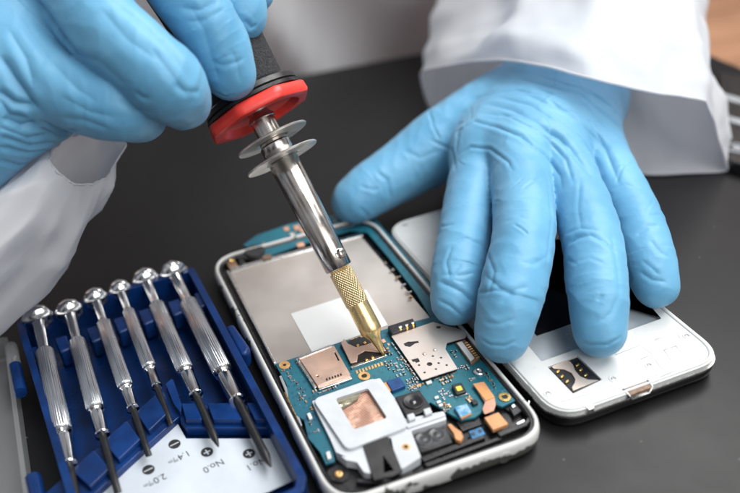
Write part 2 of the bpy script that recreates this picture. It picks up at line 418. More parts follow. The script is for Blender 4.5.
# circuit board: one L-shaped sheet
bd = [(275, 364), (300, 356), (334, 344), (372, 333), (392, 327), (431, 317), (416, 293), (389, 258), (378, 245), (367, 232), (350, 230), (300, 244.5), (266, 257), (243, 244.6), (257, 235),
      (289, 224), (308, 220), (327, 216), (366, 215.6), (375, 218.5), (400, 248), (433, 287), (462, 327), (483, 352), (490.7, 364), (501, 374), (507, 384), (509.6, 387), (518.5, 399),
      (502, 406.5), (497, 405), (494, 401), (483, 411), (475, 417), (461, 420), (452, 415), (430, 402), (400, 430), (352, 452), (332.4, 446.5), (335, 461), (325.7, 464), (320, 452), (308, 438), (304, 420), (294.6, 414), (289, 400.5), (286.5, 384)]
bpoly = pix(bd, 7.0)
V, F = prism(bpoly, 6.0, 7.0)
bo = mesh_obj('circuit_board', V, F, M['board'], ph, bevel=.12)
def sub(name, V, F, m, **k): return mesh_obj(name, V, F, M[m], bo, **k)
def slab(name, pts, z0, z1, m, bevel=.2, r=0, holes=(), parent=None, **k):
    P = pix(pts, z1); P = rnd(P, r) if r else P
    V, F = prism(P, z0, z1, holes)
    return mesh_obj(name, V, F, M[m], parent or bo, bevel=bevel, **k)

# shield cover with real punched holes
shp = [(391.4, 336), (433, 322), (463, 330), (467, 334), (465, 338), (447, 342.7), (445.4, 349), (457.6, 368.6), (421.9, 380)]
hl = []
for (x, y), r in (((429.5, 364), .95), ((424.6, 372.4), .42), ((435.9, 369), .42), ((446.7, 365), .42), ((438.6, 363), .42), ((441, 357.6), .42), ((432.8, 356), .42), ((419, 365), .42), ((438.5, 327), .85)):
    hl.append(circ(at(x, y, 8.6)[:2], r, 14))
hl.append(pix([(403.5, 343.5), (405, 346), (410, 347), (415, 343.5), (419, 342.6), (418, 340.8), (411, 341.6), (408, 341.5)], 8.6))
hl.append(pix([(411.2, 359.6), (413, 362), (415, 361.5), (416, 363), (420, 361.5), (418, 357.8)], 8.6))
V, F = prism(pix(shp, 8.6), 8.3, 8.6, hl)
sh = sub('shield_cover', V, F, 'shield_metal')
V, F = J(prism(pix([(x*.97+429*.03, y*.97+351*.03) for x, y in shp], 8.2), 7.0, 8.2))
sub('shield_base', V, F, 'chip')
tabs = []
for i in range(9):
    t = i/9; x = 393+27.5*t; y = 342+38.5*t
    tabs.append(prism(pix([(x-1, y), (x+1.5, y+3.2), (x+.7, y+3.7), (x-1.8, y+.5)], 7.9), 7.0, 7.9))
for i in range(4):
    t = i/4; x = 425+33*t; y = 381-11*t
    tabs.append(prism(pix([(x, y), (x+6, y-2), (x+6.5, y-.5), (x+.5, y+1.5)], 7.6), 7.0, 7.6))
V, F = J(*tabs); sub('shield_tab_row', V, F, 'bright_metal')
for (x, y) in ((424.4, 354), (435, 350)):
    c = at(x, y, 8.6); V, F = lathe((c[0], c[1], 8.6), (0, 0, 1), [(0, .75), (.25, .6), (.35, .3)], 14); sub('dimple', V, F, 'shield_metal', smooth=True)

# memory card slot
slab('card_slot', [(299, 358.5), (333.8, 345), (350.5, 374.5), (317.5, 385.5)], 7.0, 8.7, 'copper_metal', holes=[pix(q, 8.7) for q in ([(334, 352), (335.3, 351.6), (339.5, 360), (338, 360.5)], [(316.5, 375.5), (318.2, 375), (319, 376.6), (317.2, 377)])])
slab('slot_lip', [(317.5, 386.5), (350.5, 375.2), (352.5, 378.3), (319, 389.8)], 7.0, 7.9, 'bright_metal')
slab('slot_wall', [(295.5, 358.5), (298.4, 357.6), (317, 386.5), (314.5, 388.5)], 7.0, 8.2, 'bright_metal', .1)
slab('slot_lip', [(298, 357), (331, 344.2), (332.2, 346), (299, 358.8)], 7.0, 9.0, 'bright_metal', .1)
pins = [prism(pix([(x, y), (x+3.2, y-1.1), (x+3.9, y+.1), (x+.7, y+1.2)], 7.5), 7.0, 7.5) for x, y in [(296+i*1.9, 362+i*2.75) for i in range(8)]]
V, F = J(*pins); sub('slot_pin_row', V, F, 'solder')
pins = [prism(pix([(x, y), (x+1.1, y-.4), (x+1.9, y+1), (x+.8, y+1.4)], 9.05), 8.6, 9.05) for x, y in [(326+i*2.8, 378.3-i*.95) for i in range(6)]]
V, F = J(*pins); sub('slot_pin_row', V, F, 'chip')

# sim reader under the iron tip
slab('sim_reader', [(340, 344.5), (375, 333), (389, 352), (352.5, 366)], 7.0, 8.0, 'black_plastic' if 0 else 'chip', .15)
slab('sim_reader_plate', [(341, 343), (344, 338.5), (348, 343.5), (356, 347), (366, 344.5), (375, 341.5), (384, 347), (386, 350.5), (379, 352), (365, 350.5), (358, 354.5), (357, 361.5), (350.5, 363)], 8.0, 8.5, 'copper_metal', .1)
for x, y in ((357.5, 344.5), (364.5, 342), (366, 358.8), (372, 356.4)):
    slab('spring_contact', [(x-1.6, y+.4), (x+.8, y-1.2), (x+2.2, y+.6), (x-.2, y+2)], 8.0, 8.75, 'gold', .15)
slab('sim_reader_rail', [(350.5, 366), (386, 353.8), (387, 355.4), (351.5, 367.6)], 7.0, 8.1, 'bright_metal', .1)

# top black connector with three springs
slab('audio_connector', [(387.6, 326), (412.7, 318), (416.5, 325), (392, 333.6)], 6.2, 9.6, 'chip', .25)
for x, y in ((399.8, 328), (406.2, 326), (412.4, 323.8)):
    slab('spring_contact', [(x-1.8, y-1.6), (x+1.8, y-2.8), (x+2.4, y-1.2), (x-1.0, y-.2)], 9.4, 10.0, 'bright_metal', .15)
    slab('spring_contact', [(x-.6, y), (x+1.8, y-.9), (x+2.4, y+1.6), (x+.2, y+2.4)], 8.6, 9.7, 'gold', .15)
# flat cable connector
slab('ribbon_connector', [(455.5, 342.5), (465, 339.3), (480.2, 357.2), (471, 363.6)], 7.0, 8.1, 'brown_chip', .15)
slab('connector_cap', [(456.8, 342.7), (462, 341), (474.6, 357.6), (470.6, 360.8)], 8.1, 8.7, 'sticker', .15)
pins = [prism(pix([(x, y), (x+3.2, y-1.4), (x+4, y-.4), (x+.8, y+1)], 8.4), 8.0, 8.4) for x, y in [(464.3+i*1.62, 343+i*2.05) for i in range(8)]]
V, F = J(*pins); sub('connector_pin_row', V, F, 'gold_matte')
# gold pads
for i in range(9):
    x, y = 355.5+i*3.1, 370.6-i*1.0
    slab('gold_pad', [(x, y), (x+1.8, y-.6), (x+3, y+2.4), (x+1.2, y+3.1)], 7.0, 7.18, 'gold_matte', 0)
def gring(x, y, r0, r1, mm='gold_matte', h=.25):
    c = at(x, y, 7.1); V, F = rim_disc(c, r0, r1, 7.0, 7.0+h); q = sub('screw_ring', V, F, mm, bevel=.06)
    V, F = rim_disc(c, 0, r0*.98, 7.0, 7.06, 18); sub('screw_hole', V, F, 'chip')
gring(364.2, 376, .95, 2.05); gring(284.5, 365, .6, 2.0); gring(504.6, 397.3, .95, 1.95, 'gold', .4)
# bright screws
def screw(x, y, z, r, parent, m='bright_metal', name='screw'):
    c = at(x, y, z)
    V, F = lathe((c[0], c[1], z-1), (0, 0, 1), [(0, r*1.02), (.95, r), (1.15, r*.88), (1.25, r*.55), (1.0, r*.35), (.9, 0.01)], 24, caps=False)
    q = mesh_obj(name, V, F, M[m], parent, smooth='auto')
    a = random.uniform(0, 1.5); e = np.array([math.cos(a), math.sin(a)]); g = np.array([-e[1], e[0]])
    V, F = J(box(c, e, g, r*1.0, r*.22, z+.17, z+.27), box(c, g, e, r*1.0, r*.22, z+.18, z+.28))
    return q
screw(478.8, 371.2, 7.7, 1.75, bo)
# flash lamp
slab('flash_lamp', [(451.6, 384.6), (461.5, 382.3), (466.6, 391.4), (456.3, 394.4)], 7.0, 8.6, 'chip', .25)
slab('flash_lens', [(455.3, 386.6), (460.8, 385.2), (463, 389.5), (457.4, 391.3)], 8.6, 8.8, 'led_yellow', .1, r=.4)
slab('flash_rim', [(455, 395.8), (466.8, 392.5), (467.1, 393.8), (455.6, 397)], 7.0, 7.5, 'bright_metal', .1)
slab('small_chip', [(471, 400.2), (475.5, 398.8), (478.2, 402.6), (473.4, 404.4)], 7.0, 8.2, 'chip', .15)
slab('blue_chip', [(386.5, 381), (399.7, 377), (405.6, 385.3), (392.2, 390.8)], 7.0, 8.5, 'chip_blue', .15)
slab('coil', [(383, 382.8), (386.6, 381.3), (391.6, 390), (388, 392.6)], 7.0, 8.0, 'flex_orange', .3)
slab('blue_connector', [(454, 407), (466.8, 403.2), (471.6, 411.6), (460.6, 417)], 7.0, 8.3, 'flex_blue', .2)
slab('connector_edge', [(460, 416.2), (470.6, 411.6), (471.4, 413.6), (461.4, 418.4)], 7.0, 7.9, 'flex_orange', .1)
slab('led_chip', [(306.6, 413.4), (310, 412), (312.6, 417.6), (309.2, 419.2)], 7.0, 7.9, 'sticker', .2)
slab('led_chip', [(325.6, 452), (329.6, 450.4), (331.6, 457.4), (327.6, 459)], 7.0, 7.9, 'sticker', .2)
slab('solder_pad', [(425.5, 381.5), (431, 379.8), (432.4, 382.2), (427, 384)], 7.0, 7.8, 'sticker', .2)
for x, y in ((434, 396.5), (436.2, 401), (438.2, 404.2)):
    slab('solder_pad', [(x, y), (x+4.2, y-1.4), (x+5.2, y+.7), (x+1, y+2.2)], 7.0, 7.7, 'sticker', .2)
for x, y in ((375, 218), (366, 217.6)): pass
slab('copper_pad', [(361, 217), (367.5, 215.8), (369.6, 219.2), (362.8, 220.4)], 7.0, 7.3, 'flex_orange', .1)
slab('copper_pad', [(296, 243.6), (303, 241.8), (305, 245.6), (298, 247.4)], 7.0, 7.3, 'flex_pink', .1)
slab('copper_pad', [(381, 339.6), (384.2, 338.6), (386, 341.6), (382.8, 342.8)], 7.0, 7.3, 'flex_pink', .1)
slab('copper_pad', [(387, 343.4), (389, 342.8), (390, 344.8), (388, 345.4)], 7.0, 7.3, 'flex_pink', .1)
for x, y, s in ((283, 227.5, 5), (289, 233, 4), (293, 226, 6), (299, 229, 5), (286, 238, 3), (300, 222.5, 4)):
    slab('copper_pad', [(x, y), (x+s, y-s*.3), (x+s*1.3, y+s*.4), (x+s*.3, y+s*.7)], 7.0, 7.6, random.choice(['flex_pink', 'solder']), .15)

# many tiny soldered parts, copied one by one
def smd_proto():
    me = bpy.data.meshes.new('surface_part'); bm = bmesh.new()
    def bx(x0, x1, w, h, mi):
        vs = [bm.verts.new((x*S, y*S, z*S)) for x in (x0, x1) for y in (-w, w) for z in (0, h)]
        for f in ((0, 1, 3, 2), (4, 6, 7, 5), (0, 4, 5, 1), (2, 3, 7, 6), (1, 5, 7, 3), (0, 2, 6, 4)):
            bm.faces.new([vs[i] for i in f]).material_index = mi
    bx(-.36, .36, .27, .40, 0); bx(-.62, -.34, .31, .44, 1); bx(.34, .62, .31, .44, 1)
    bmesh.ops.recalc_face_normals(bm, faces=bm.faces); bm.to_mesh(me); bm.free(); return me
protos = []
for k in ('chip', 'brown_chip', 'panel_grey'):
    me = smd_proto(); me.materials.append(M[k]); me.materials.append(M['solder']); protos.append(me)
spots = []
rs = random.Random(11)
def field(x0, y0, ux, uy, vx, vy, nu, nv, skip=.25, jit=.35, sc_=1.):
    for i in range(nu):
        for j in range(nv):
            if rs.random() < skip: continue
            spots.append((x0+ux*i+vx*j+rs.uniform(-jit, jit), y0+uy*i+vy*j+rs.uniform(-jit, jit), rs.random() < .5, sc_))
field(386, 363, 4.0, -1.2, 1.5, 3.2, 5, 4, .2)
field(392, 374, 3.6, -1.2, 1.8, 3.4, 4, 2, .25)
field(407, 381, 3.8, -1.3, 1.6, 3.0, 3, 4, .2)
field(283, 371, 3.4, -1.2, 1.8, 3.6, 3, 3, .35)
field(297, 390, 3.6, -1.3, 2, 3.6, 2, 3, .2)
field(320, 393, 4.0, -1.4, 1, 3, 5, 1, .1)
field(311, 424, 3.0, -1.0, 2.2, 4.0, 2, 3, .3)
field(440, 392, 3.6, -1.2, 1.8, 3.4, 3, 3, .3)
field(290, 378, 3.6, 3.0, 0, 0, 3, 1, 0)
field(449, 349, 3, 3.8, 3.2, -1.2, 3, 2, .5)
field(380, 256, 5.5, 7.5, 2.2, -1.2, 6, 2, .35)
field(470, 380, 3.4, -1.1, 0, 0, 2, 1, 0)
e_ = PW/np.linalg.norm(PW); g_ = PL/np.linalg.norm(PL)
ang = math.atan2(e_[1], e_[0])
for x, y, r, k in spots[:96]:
    o = bpy.data.objects.new('surface_part', rs.choice(protos)); col.objects.link(o); o.parent = bo
    p = at(x, y, 7.05); o.location = (p-ORG[bo.name])*S; o.location.z = 7.0*S
    o.rotation_euler.z = ang+(math.pi/2 if r else 0); s = rs.uniform(.8, 1.15); o.scale = (s, s, s)

spots = []; rs = random.Random(23)
field(313, 392, 3.2, -1.1, 1.2, 2.6, 3, 1, .1); field(326, 388, 3.0, -1.0, 0, 0, 6, 1, .1)
field(300, 400, 2.8, 3.4, 3.0, -1.1, 4, 2, .3); field(402, 360, 2.4, 3.2, 2.6, -1.0, 5, 2, .15, .3)
field(440, 378, 3.2, -1.1, 1.6, 3.0, 4, 3, .25); field(456, 370, 3.2, -1.1, 1.6, 3, 4, 2, .3)
field(466, 396, 2.8, -1.0, 1.6, 3, 2, 3, .2); field(442, 406, 3, -1, 1.4, 2.8, 3, 3, .25)
field(486, 374, 2.2, 3.4, 0, 0, 5, 1, .1); field(409, 389, 3.2, -1.1, 0, 0, 5, 1, .0)
field(258, 247, 6, -2.2, 2, 3.4, 7, 2, .5); field(392, 272, 4.6, 6.6, 0, 0, 6, 1, .1); field(317, 226, 6, -1.6, 1, 3, 7, 2, .45)
field(352, 340, 3.2, -1.1, 0, 0, 5, 1, .1); field(384, 350, 2, 2.8, 2.6, -1, 3, 2, .1)
me = smd_proto(); me.materials.append(M['gold_matte']); me.materials.append(M['solder'])
me2 = smd_proto(); me2.materials.append(M['brown_chip']); me2.materials.append(M['gold_matte'])
for x, y, r, k in spots[:98]:
    o = bpy.data.objects.new('capacitor', rs.choice([me, me2, protos[0]])); col.objects.link(o); o.parent = bo
    p = at(x, y, 7.05); o.location = (p-ORG[bo.name])*S; o.location.z = 7.0*S
    o.rotation_euler.z = ang+(math.pi/2 if r else 0); s = rs.uniform(.7, 1.25); o.scale = (s, s, s*rs.uniform(.8, 1.6))

# orange ribbon cable
slab('ribbon_cable', [(472.7, 384), (484, 382), (494.7, 397), (495, 400), (495.8, 404.5), (493.8, 410.5), (484.5, 414.2), (482.4, 409), (485, 402)], 8.0, 8.25, 'flex_pink', .05, parent=ph, r=.4)
slab('ribbon_pad', [(472.7, 383.6), (484, 381.4), (494.9, 397), (485.6, 400.6)], 8.25, 8.6, 'flex_orange', .1, parent=ph)
slab('ribbon_pad', [(484.2, 417.4), (498.3, 412.0), (508.3, 423.6), (493, 429.8)], 6.4, 7.9, 'flex_orange', .15, parent=ph)
# camera
cm = slab('camera_module', [(395, 397), (419, 389.6), (432, 407.6), (407.4, 418)], 5, 9.2, 'chip', .3, parent=ph)
c = at(413, 402, 9.2)
V, F = lathe((c[0], c[1], 9.1), (0, 0, 1), [(0, 3.2), (.5, 3.2), (.62, 3.0), (.5, 2.2), (.3, 1.9), (.3, .01)], 36, caps=False); lr = mesh_obj('lens_ring', V, F, M['black_plastic'], cm, smooth='auto')
V, F = lathe((c[0], c[1], 9.4), (0, 0, 1), [(0, 1.2), (.15, 1.0), (.25, .5), (.28, .01)], 24, caps=False); mesh_obj('lens', V, F, M['lens'], cm, smooth=True)
# earpiece / second module
em = slab('loudspeaker', [(411, 437), (446.4, 426), (452.5, 442), (421, 452)], 4.6, 7.2, 'tape_black', .3, parent=ph)
slab('speaker_film', [(414.5, 438), (444.8, 428.4), (449.6, 440.6), (422, 449.4)], 7.2, 7.45, 'speaker_film', .1, parent=em, r=1.2)
c = at(437, 434.5, 7.5)
for q in (0, -4.6):
    cc = (c[0]+q*e_[0], c[1]+q*e_[1])
    V, F = lathe((cc[0], cc[1], 7.4), (0, 0, 1), [(0, 2.7), (.25, 2.6), (.3, 2.3), (.1, 2.1), (.25, .9), (.3, .01)], 30, caps=False); mesh_obj('diaphragm', V, F, M['speaker_film'], em, smooth=True)
slab('ribbon_cable', [(446.8, 424), (451, 423.2), (455.5, 427.5), (461.5, 431.5), (463.5, 437), (460.5, 441), (455.5, 439), (453.5, 433)], 6.4, 7.9, 'flex_orange', .2, parent=ph, r=.6)
slab('connector_block', [(468.4, 431), (481, 426.6), (485.5, 433.6), (472.4, 439)], 5.4, 6.8, 'connector_blue', .2, parent=ph)
for x, y in ((473, 434.2), (480, 431)):
    cc = at(x, y, 6.8); V, F = rim_disc(cc, .3, .62, 6.8, 6.95, 14); mesh_obj('rivet', V, F, M['ink'], ph)
# white antenna/speaker cover with window
cov = [(312.5, 399), (375.5, 377.2), (409.5, 426), (347, 450)]
win = [(335.5, 398.3), (367.7, 388), (387, 417.5), (354, 429.4)]
V, F = prism(rnd(pix(cov, 9.8), 2.6), 8.6, 9.8, [rnd(pix(win, 9.8), 1.0)])
cv = mesh_obj('speaker_cover', V, F, M['white_matte'], ph, bevel=.35)
V, F = prism(rnd(pix([(312, 401), (375, 379), (380, 378), (396, 400), (405, 419), (444, 411), (446.5, 419.5), (411, 431), (421, 457), (402, 469), (397, 466), (391, 437), (363, 446), (371.5, 474), (364, 472), (357, 462), (346, 460), (336, 452), (330, 438), (314, 406)], 8.5), .7), 5.2, 8.5, [rnd(pix([(334, 397.5), (369, 386.5), (389, 418), (353, 431.5)], 8.5), .8)])
mesh_obj('cover_body', V, F, M['white_matte'], cv, bevel=.35)
V, F = prism(pix([(334, 397), (369, 386.3), (389.4, 418), (353, 431.5)], 8.3), 8.1, 8.3)
def mesh_mat():
    m, nt, b = newmat('copper_mesh'); L = nt.links
    tc = N(nt, 'ShaderNodeTexCoord'); mp = N(nt, 'ShaderNodeMapping'); mp.inputs['Rotation'].default_value = (0, 0, ang); mp.inputs['Scale'].default_value = (1/.00055,)*3
    L.new(tc.outputs['Object'], mp.inputs['Vector'])
    ck = N(nt, 'ShaderNodeTexChecker', Scale=1.0); L.new(mp.outputs['Vector'], ck.inputs['Vector'])
    ck.inputs['Color1'].default_value = (.62, .36, .26, 1); ck.inputs['Color2'].default_value = (.40, .22, .16, 1)
    nz = N(nt, 'ShaderNodeTexNoise', Scale=110, Detail=3); L.new(tc.outputs['Object'], nz.inputs['Vector'])
    cr = N(nt, 'ShaderNodeValToRGB'); L.new(nz.outputs['Fac'], cr.inputs['Fac']); cr.color_ramp.elements[0].position = .42; cr.color_ramp.elements[1].position = .47
    mx = N(nt, 'ShaderNodeMixRGB'); L.new(cr.outputs['Color'], mx.inputs['Fac']); L.new(ck.outputs['Color'], mx.inputs['Color2']); mx.inputs['Color1'].default_value = (.62, .40, .30, 1)
    L.new(mx.outputs['Color'], b.inputs['Base Color']); b.inputs['Metallic'].default_value = .4; b.inputs['Roughness'].default_value = .35
    nb = N(nt, 'ShaderNodeTexNoise', Scale=160, Detail=2); L.new(tc.outputs['Object'], nb.inputs['Vector'])
    bp = N(nt, 'ShaderNodeBump', Strength=.6, Distance=.0015); L.new(nb.outputs['Fac'], bp.inputs['Height']); L.new(bp.outputs['Normal'], b.inputs['Normal'])
    return m
mesh_obj('copper_mesh', V, F, mesh_mat(), cv)
# crumpled clear foil corner in the window
V = []; n_ = 7
q0, q1, q2, q3 = [at(x, y, 8.5) for x, y in ((335.5, 398.5), (362, 390), (358, 400), (342, 410))]
for i in range(n_):
    for j in range(n_):
        u, v = i/(n_-1), j/(n_-1); p = (q0*(1-u)+q1*u)*(1-v)+(q3*(1-u)+q2*u)*v
        V.append((p[0], p[1], 8.45+.5*noise.noise(Vector((u*4, v*4, 3)))+.3))
F = [(i*n_+j, (i+1)*n_+j, (i+1)*n_+j+1, i*n_+j+1) for i in range(n_-1) for j in range(n_-1)]
foil = mat('foil', (.62, .58, .42), .18, .9)
mesh_obj('foil_corner', V, F, foil, cv, smooth='auto')
V, F = prism(rnd(pix([(363, 445), (388, 436.4), (396, 455), (402.5, 471), (392, 476), (374, 480)], 9.0), .4), 8.5, 9.0, [pix([(383, 455), (394, 470), (384, 473)], 9.0)])
mesh_obj('black_tape', V, F, M['tape_black'], cv, bevel=.1)
for x, y in ((410.5, 417.5), (427, 412)):
    slab('clip', [(x-4, y-3), (x+3, y-5.2), (x+5.5, y), (x-1.5, y+3)], 8.5, 10.0, 'white_matte', .35, parent=cv, r=.4)
slab('cover_rail', [(405, 424), (443.5, 411.5), (446, 415), (408, 428)], 8.5, 9.1, 'white_matte', .25, parent=cv)
c = at(406, 446.5, 8.6); V, F = rim_disc(c, .7, 1.25, 8.5, 8.62, 18); mesh_obj('screw_ring', V, F, M['gold_matte'], cv)
V, F = rim_disc(c, 0, .7, 8.5, 8.56, 18); mesh_obj('screw_hole', V, F, M['ink'], cv)
# black chassis ribs and bits at the lower end
for pts, z in (([(420, 457), (482, 434), (486, 437), (424, 461)], 6.6), ([(424, 463), (500, 436), (502, 438.5), (427, 466.5)], 6.2), ([(509, 407), (519, 402), (524, 409), (514, 416)], 6.4),
               ([(497, 432), (525, 421), (530, 414), (533, 416), (527, 425), (500, 436)], 7.2), ([(300, 430), (306, 441), (316, 458), (312, 459), (301, 444)], 6.6), ([(456, 421), (479, 416), (482, 424), (462, 431)], 5.8),
               ([(356, 478), (392, 479), (412, 470), (414, 473), (392, 484), (357, 482)], 6.4), ([(497, 392), (515, 411), (512, 413), (495, 402)], 5.6)):
    slab('chassis_rib', pts, 4.6, z, 'dark_chassis', .3, parent=ch, r=.3)
for pts in ([(511, 405), (514, 403.6), (516, 406), (512.5, 407.6)], [(526, 408), (528.5, 400), (530, 401), (528, 410)], [(516, 423), (524, 419), (525, 421), (518, 425)]):
    slab('spring_contact', pts, 5, 7.0, 'bright_metal', .1, parent=ch)
screw(338.6, 473.6, 5.6, 1.3, ch, 'gold_matte'); 
V, F = rim_disc(at(338.6, 473.6, 5), 1.35, 3.4, 4.6, 5.3); mesh_obj('screw_boss', V, F, M['dark_chassis'], ch, bevel=.2)
# left gutter parts: spring strip & rubber
slab('antenna_strip', [(279, 376), (281.5, 375), (297, 410), (302, 425), (299.5, 426), (293, 411)], 5.5, 6.9, 'panel_grey', .15, parent=ph)
slab('antenna_strip', [(284, 392), (285.5, 391.5), (298, 419), (296.5, 420)], 7.0, 7.3, 'gold', .1, parent=ph)
# top left: round vibration motor and corner bits
c = at(254.5, 250.5, 8.0)
V, F = lathe((c[0], c[1], 5.2), (0, 0, 1), [(0, 4.4), (2.5, 4.4), (2.9, 4.1), (2.9, .01)], 36, caps=False); mesh_obj('vibration_motor', V, F, M['tape_black'], ph, smooth='auto')
V, F = lathe((c[0], c[1], 5.0), (0, 0, 1), [(0, 5.0), (1.7, 5.0), (1.7, 4.4)], 36, caps=False); mesh_obj('motor_collar', V, F, M['steel'], ph, smooth='auto')
slab('corner_bracket', [(226, 262), (234, 258), (238, 266), (230, 270)], 4.8, 6.6, 'brown_chip', .3, parent=ph, r=.5)
screw(231.5, 260.5, 7.0, 1.2, ph, 'gold')
slab('corner_bracket', [(238, 258), (243, 256), (246, 263), (240, 266)], 4.8, 7.2, 'dark_chassis', .3, parent=ph)
slab('corner_bracket', [(262, 256), (270, 253), (272, 257), (263, 259.5)], 6.0, 7.8, 'brown_chip', .3, parent=ph)
# headphone socket in the lower rim
c = at(505, 457, 4.2); nrm = np.array([PL[0], PL[1], 0]); 
c = np.array([*(PO+PL*136.35), 4.0]); ww = (np.array(at(505, 457, 4.2)[:2])-(PO+PL*136.35))@PW; c[:2] += PW*ww
V, F = lathe(c-nrm*.6, nrm, [(0, 1.5), (.75, 1.5), (.8, 2.1), (.5, 2.5), (0, 2.6)], 28, caps=False); mesh_obj('audio_socket', V, F, M['rim'], ph, smooth='auto')
V, F = lathe(c-nrm*.55, nrm, [(0, .01), (.1, 1.5)], 24, caps=False); mesh_obj('socket_hole', V, F, M['ink'], ph)

# ------------------------------------------------------------------ second phone half (right)
DO, DL, DW, drect = rect_local((53.96, 301.0), -1.3078, 121.6, 64.2)
if area2(drect) < 0: drect = drect[::-1]
fr = root('phone_midframe', (*np.mean(drect, 0), 0), 'white inner frame of the phone lying under the fingers of the flat hand', 'phone frame')
dout = rnd(drect, 11, 10)
V, F = sweep(dout, [(-6, .3), (-1.2, .4), (-.3, 1.2), (.1, 3.0), (.1, 4.6), (-.2, 5.2), (-6, 5.2)], closed=True)
mesh_obj('glass_edge', V, F, M['glass_black'], fr, smooth='auto')
V, F = sweep(dout, [(-2, 5.15), (.25, 5.15), (.4, 5.6), (.25, 6.05), (-2, 6.05)], closed=True)
mesh_obj('metal_band', V, F, M['bright_metal'], fr, smooth='auto')
# white deck with real openings
winr = [(541.5, 361.5), (661.5, 318.5), (611, 262), (581, 233), (470, 262), (490, 300)]
wo = pix(winr, 7.6)
simo = pix([(547.5, 367), (577.5, 355.5), (602, 379.5), (573, 393.5)], 7.6)
deck = [tuple(np.array(p)) for p in rnd(drect, 11, 10)]
Pd = np.array(deck); dd_ = np.roll(Pd, -1, 0)-np.roll(Pd, 1, 0); dd_ /= np.linalg.norm(dd_, axis=1)[:, None]
nd = np.stack([dd_[:, 1], -dd_[:, 0]], 1); sgn = -1.0
deckin = [tuple(p) for p in (Pd+nd*(-.3))]
camo = circ(at(449, 226, 7.6)[:2], 2.6, 20)
V, F = prism(deckin, 6.05, 7.6, [rnd(wo, .6), simo, camo])
dk = mesh_obj('deck', V, F, M['white_plastic'], fr, bevel=.45, seg=3)
V, F = sweep(deckin, [(-.6, 7.5), (-.7, 7.95), (-1.1, 8.1), (-1.6, 7.9), (-1.8, 7.5)], closed=True)
mesh_obj('deck_lip', V, F, M['white_plastic'], fr, smooth=True)
V, F = prism(deckin, 5.3, 5.9); mesh_obj('backing', V, F, M['dark_chassis'], fr)
V, F = prism(pix([(541.5, 363.5), (663, 319.5), (611, 260), (581, 230), (468, 260), (488, 300)], 6.5), 5.9, 6.3)
pg = mesh_obj('window_panel', V, F, M['panel_grey'], fr)
V, F = prism(pix([(537, 335.7), (634.5, 301), (604, 266), (582, 244), (486, 270), (505, 300)], 6.5), 6.3, 6.5)
mesh_obj('dark_screen', V, F, M['glass_black'], fr, bevel=.05)
# sim contact block
sm_ = slab('sim_holder', [(548.5, 367.6), (577, 356.6), (601, 379.6), (573.5, 392.6)], 5.9, 6.8, 'chip', .15, parent=fr)
slab('holder_plate', [(551.6, 366.4), (566, 360.4), (570, 361.2), (573, 364.7), (575.3, 370.5), (580.2, 376.2), (587.5, 379.4), (598.7, 380), (573, 390.5), (572, 387), (574.7, 382.6), (575.3, 379), (571.7, 372.8), (564.4, 369.2), (553.4, 368.4)], 6.8, 7.3, 'shield_metal', .05, parent=sm_)
for x, y in ((558, 370.5), (562, 375.4), (567, 380.4), (577.5, 363.8), (580.8, 368.6), (585.6, 373.8)):
    slab('spring_contact', [(x-2, y+.6), (x+1.4, y-1.4), (x+2.2, y+.6), (x-1, y+2.2)], 6.8, 7.5, 'gold', .15, parent=sm_)
def recess_screw(x, y):
    c = at(x, y, 7.6)
    V, F = lathe((c[0], c[1], 7.45), (0, 0, 1), [(0, .9), (.2, .9), (.34, 1.05), (.34, 1.25), (.14, 1.4)], 28, caps=False); r_ = mesh_obj('screw_seat', V, F, M['white_plastic'], dk, smooth='auto')
    screw(x, y, 7.45, .75, fr, 'steel')
for p in ((547.6, 393.7), (613, 379), (648.8, 365.5), (686.6, 336)): recess_screw(*p)
# faint moulded ridges on the deck
def ridge(pts, z=7.75):
    V, F = pipe([np.array([*at(x, y, 7.6)[:2], 7.6]) for x, y in pts], .16, 6); mesh_obj('moulded_ridge', V, F, M['white_plastic'], dk, smooth=True)
ridge([(641, 359), (651, 355), (664, 371), (654, 376)]); ridge([(664, 350), (676, 346), (682, 354), (670, 359), (664, 350)]); ridge([(655, 340), (668, 335), (675, 330), (680, 338)])
ridge([(560, 402), (600, 391), (611, 388)]); ridge([(615, 355), (640, 345), (652, 354)]); ridge([(528, 384), (533, 391), (541, 398)]); ridge([(660, 377), (690, 364), (697, 352)])
ridge([(611, 262), (640, 292)]); 
# usb port notch at the near edge
c = np.array([*(DO+DL*121.4)]); ww = (np.array(at(638, 391, 6.5)[:2])-c)@DW; c = c+DW*ww
V, F = J(box(c-DL*.9, DW, DL, 9.4, 3.0, 7.45, 8.05)); 
V, F = prism([tuple(c+DW*a+DL*b) for a, b in ((-4.2, -2.4), (4.2, -2.4), (4.2, .75), (-4.2, .75))], 6.4, 7.66)
up_ = mesh_obj('charging_port', V, F, M['brown_chip'], fr, bevel=.15)
V, F = pipe([np.array([*(c+DW*a+DL*b), z]) for a, b, z in ((-4.6, -2.2, 7.8), (-4.4, .6, 7.6), (-3.2, .9, 5.6), (3.2, .9, 5.6), (4.4, .6, 7.6), (4.6, -2.2, 7.8))], .35, 8); mesh_obj('port_rim', V, F, M['bright_metal'], up_, smooth=True)
c2 = np.array([*(DO+DL*121.2)]); ww = (np.array(at(589, 409, 6.5)[:2])-c2)@DW; c2 = c2+DW*ww
V, F = prism(rnd([tuple(c2+DW*a+DL*b) for a, b in ((-1.4, -2), (1.4, -2), (1.2, 1.0), (-1.2, 1.0))], .5), 5.4, 7.9); mesh_obj('clip', V, F, M['bright_metal'], fr, bevel=.3)
c = at(449, 226, 7.0); V, F = rim_disc(c, 1.3, 2.6, 5.9, 6.9, 24); mesh_obj('camera_hole', V, F, M['panel_grey'], fr)
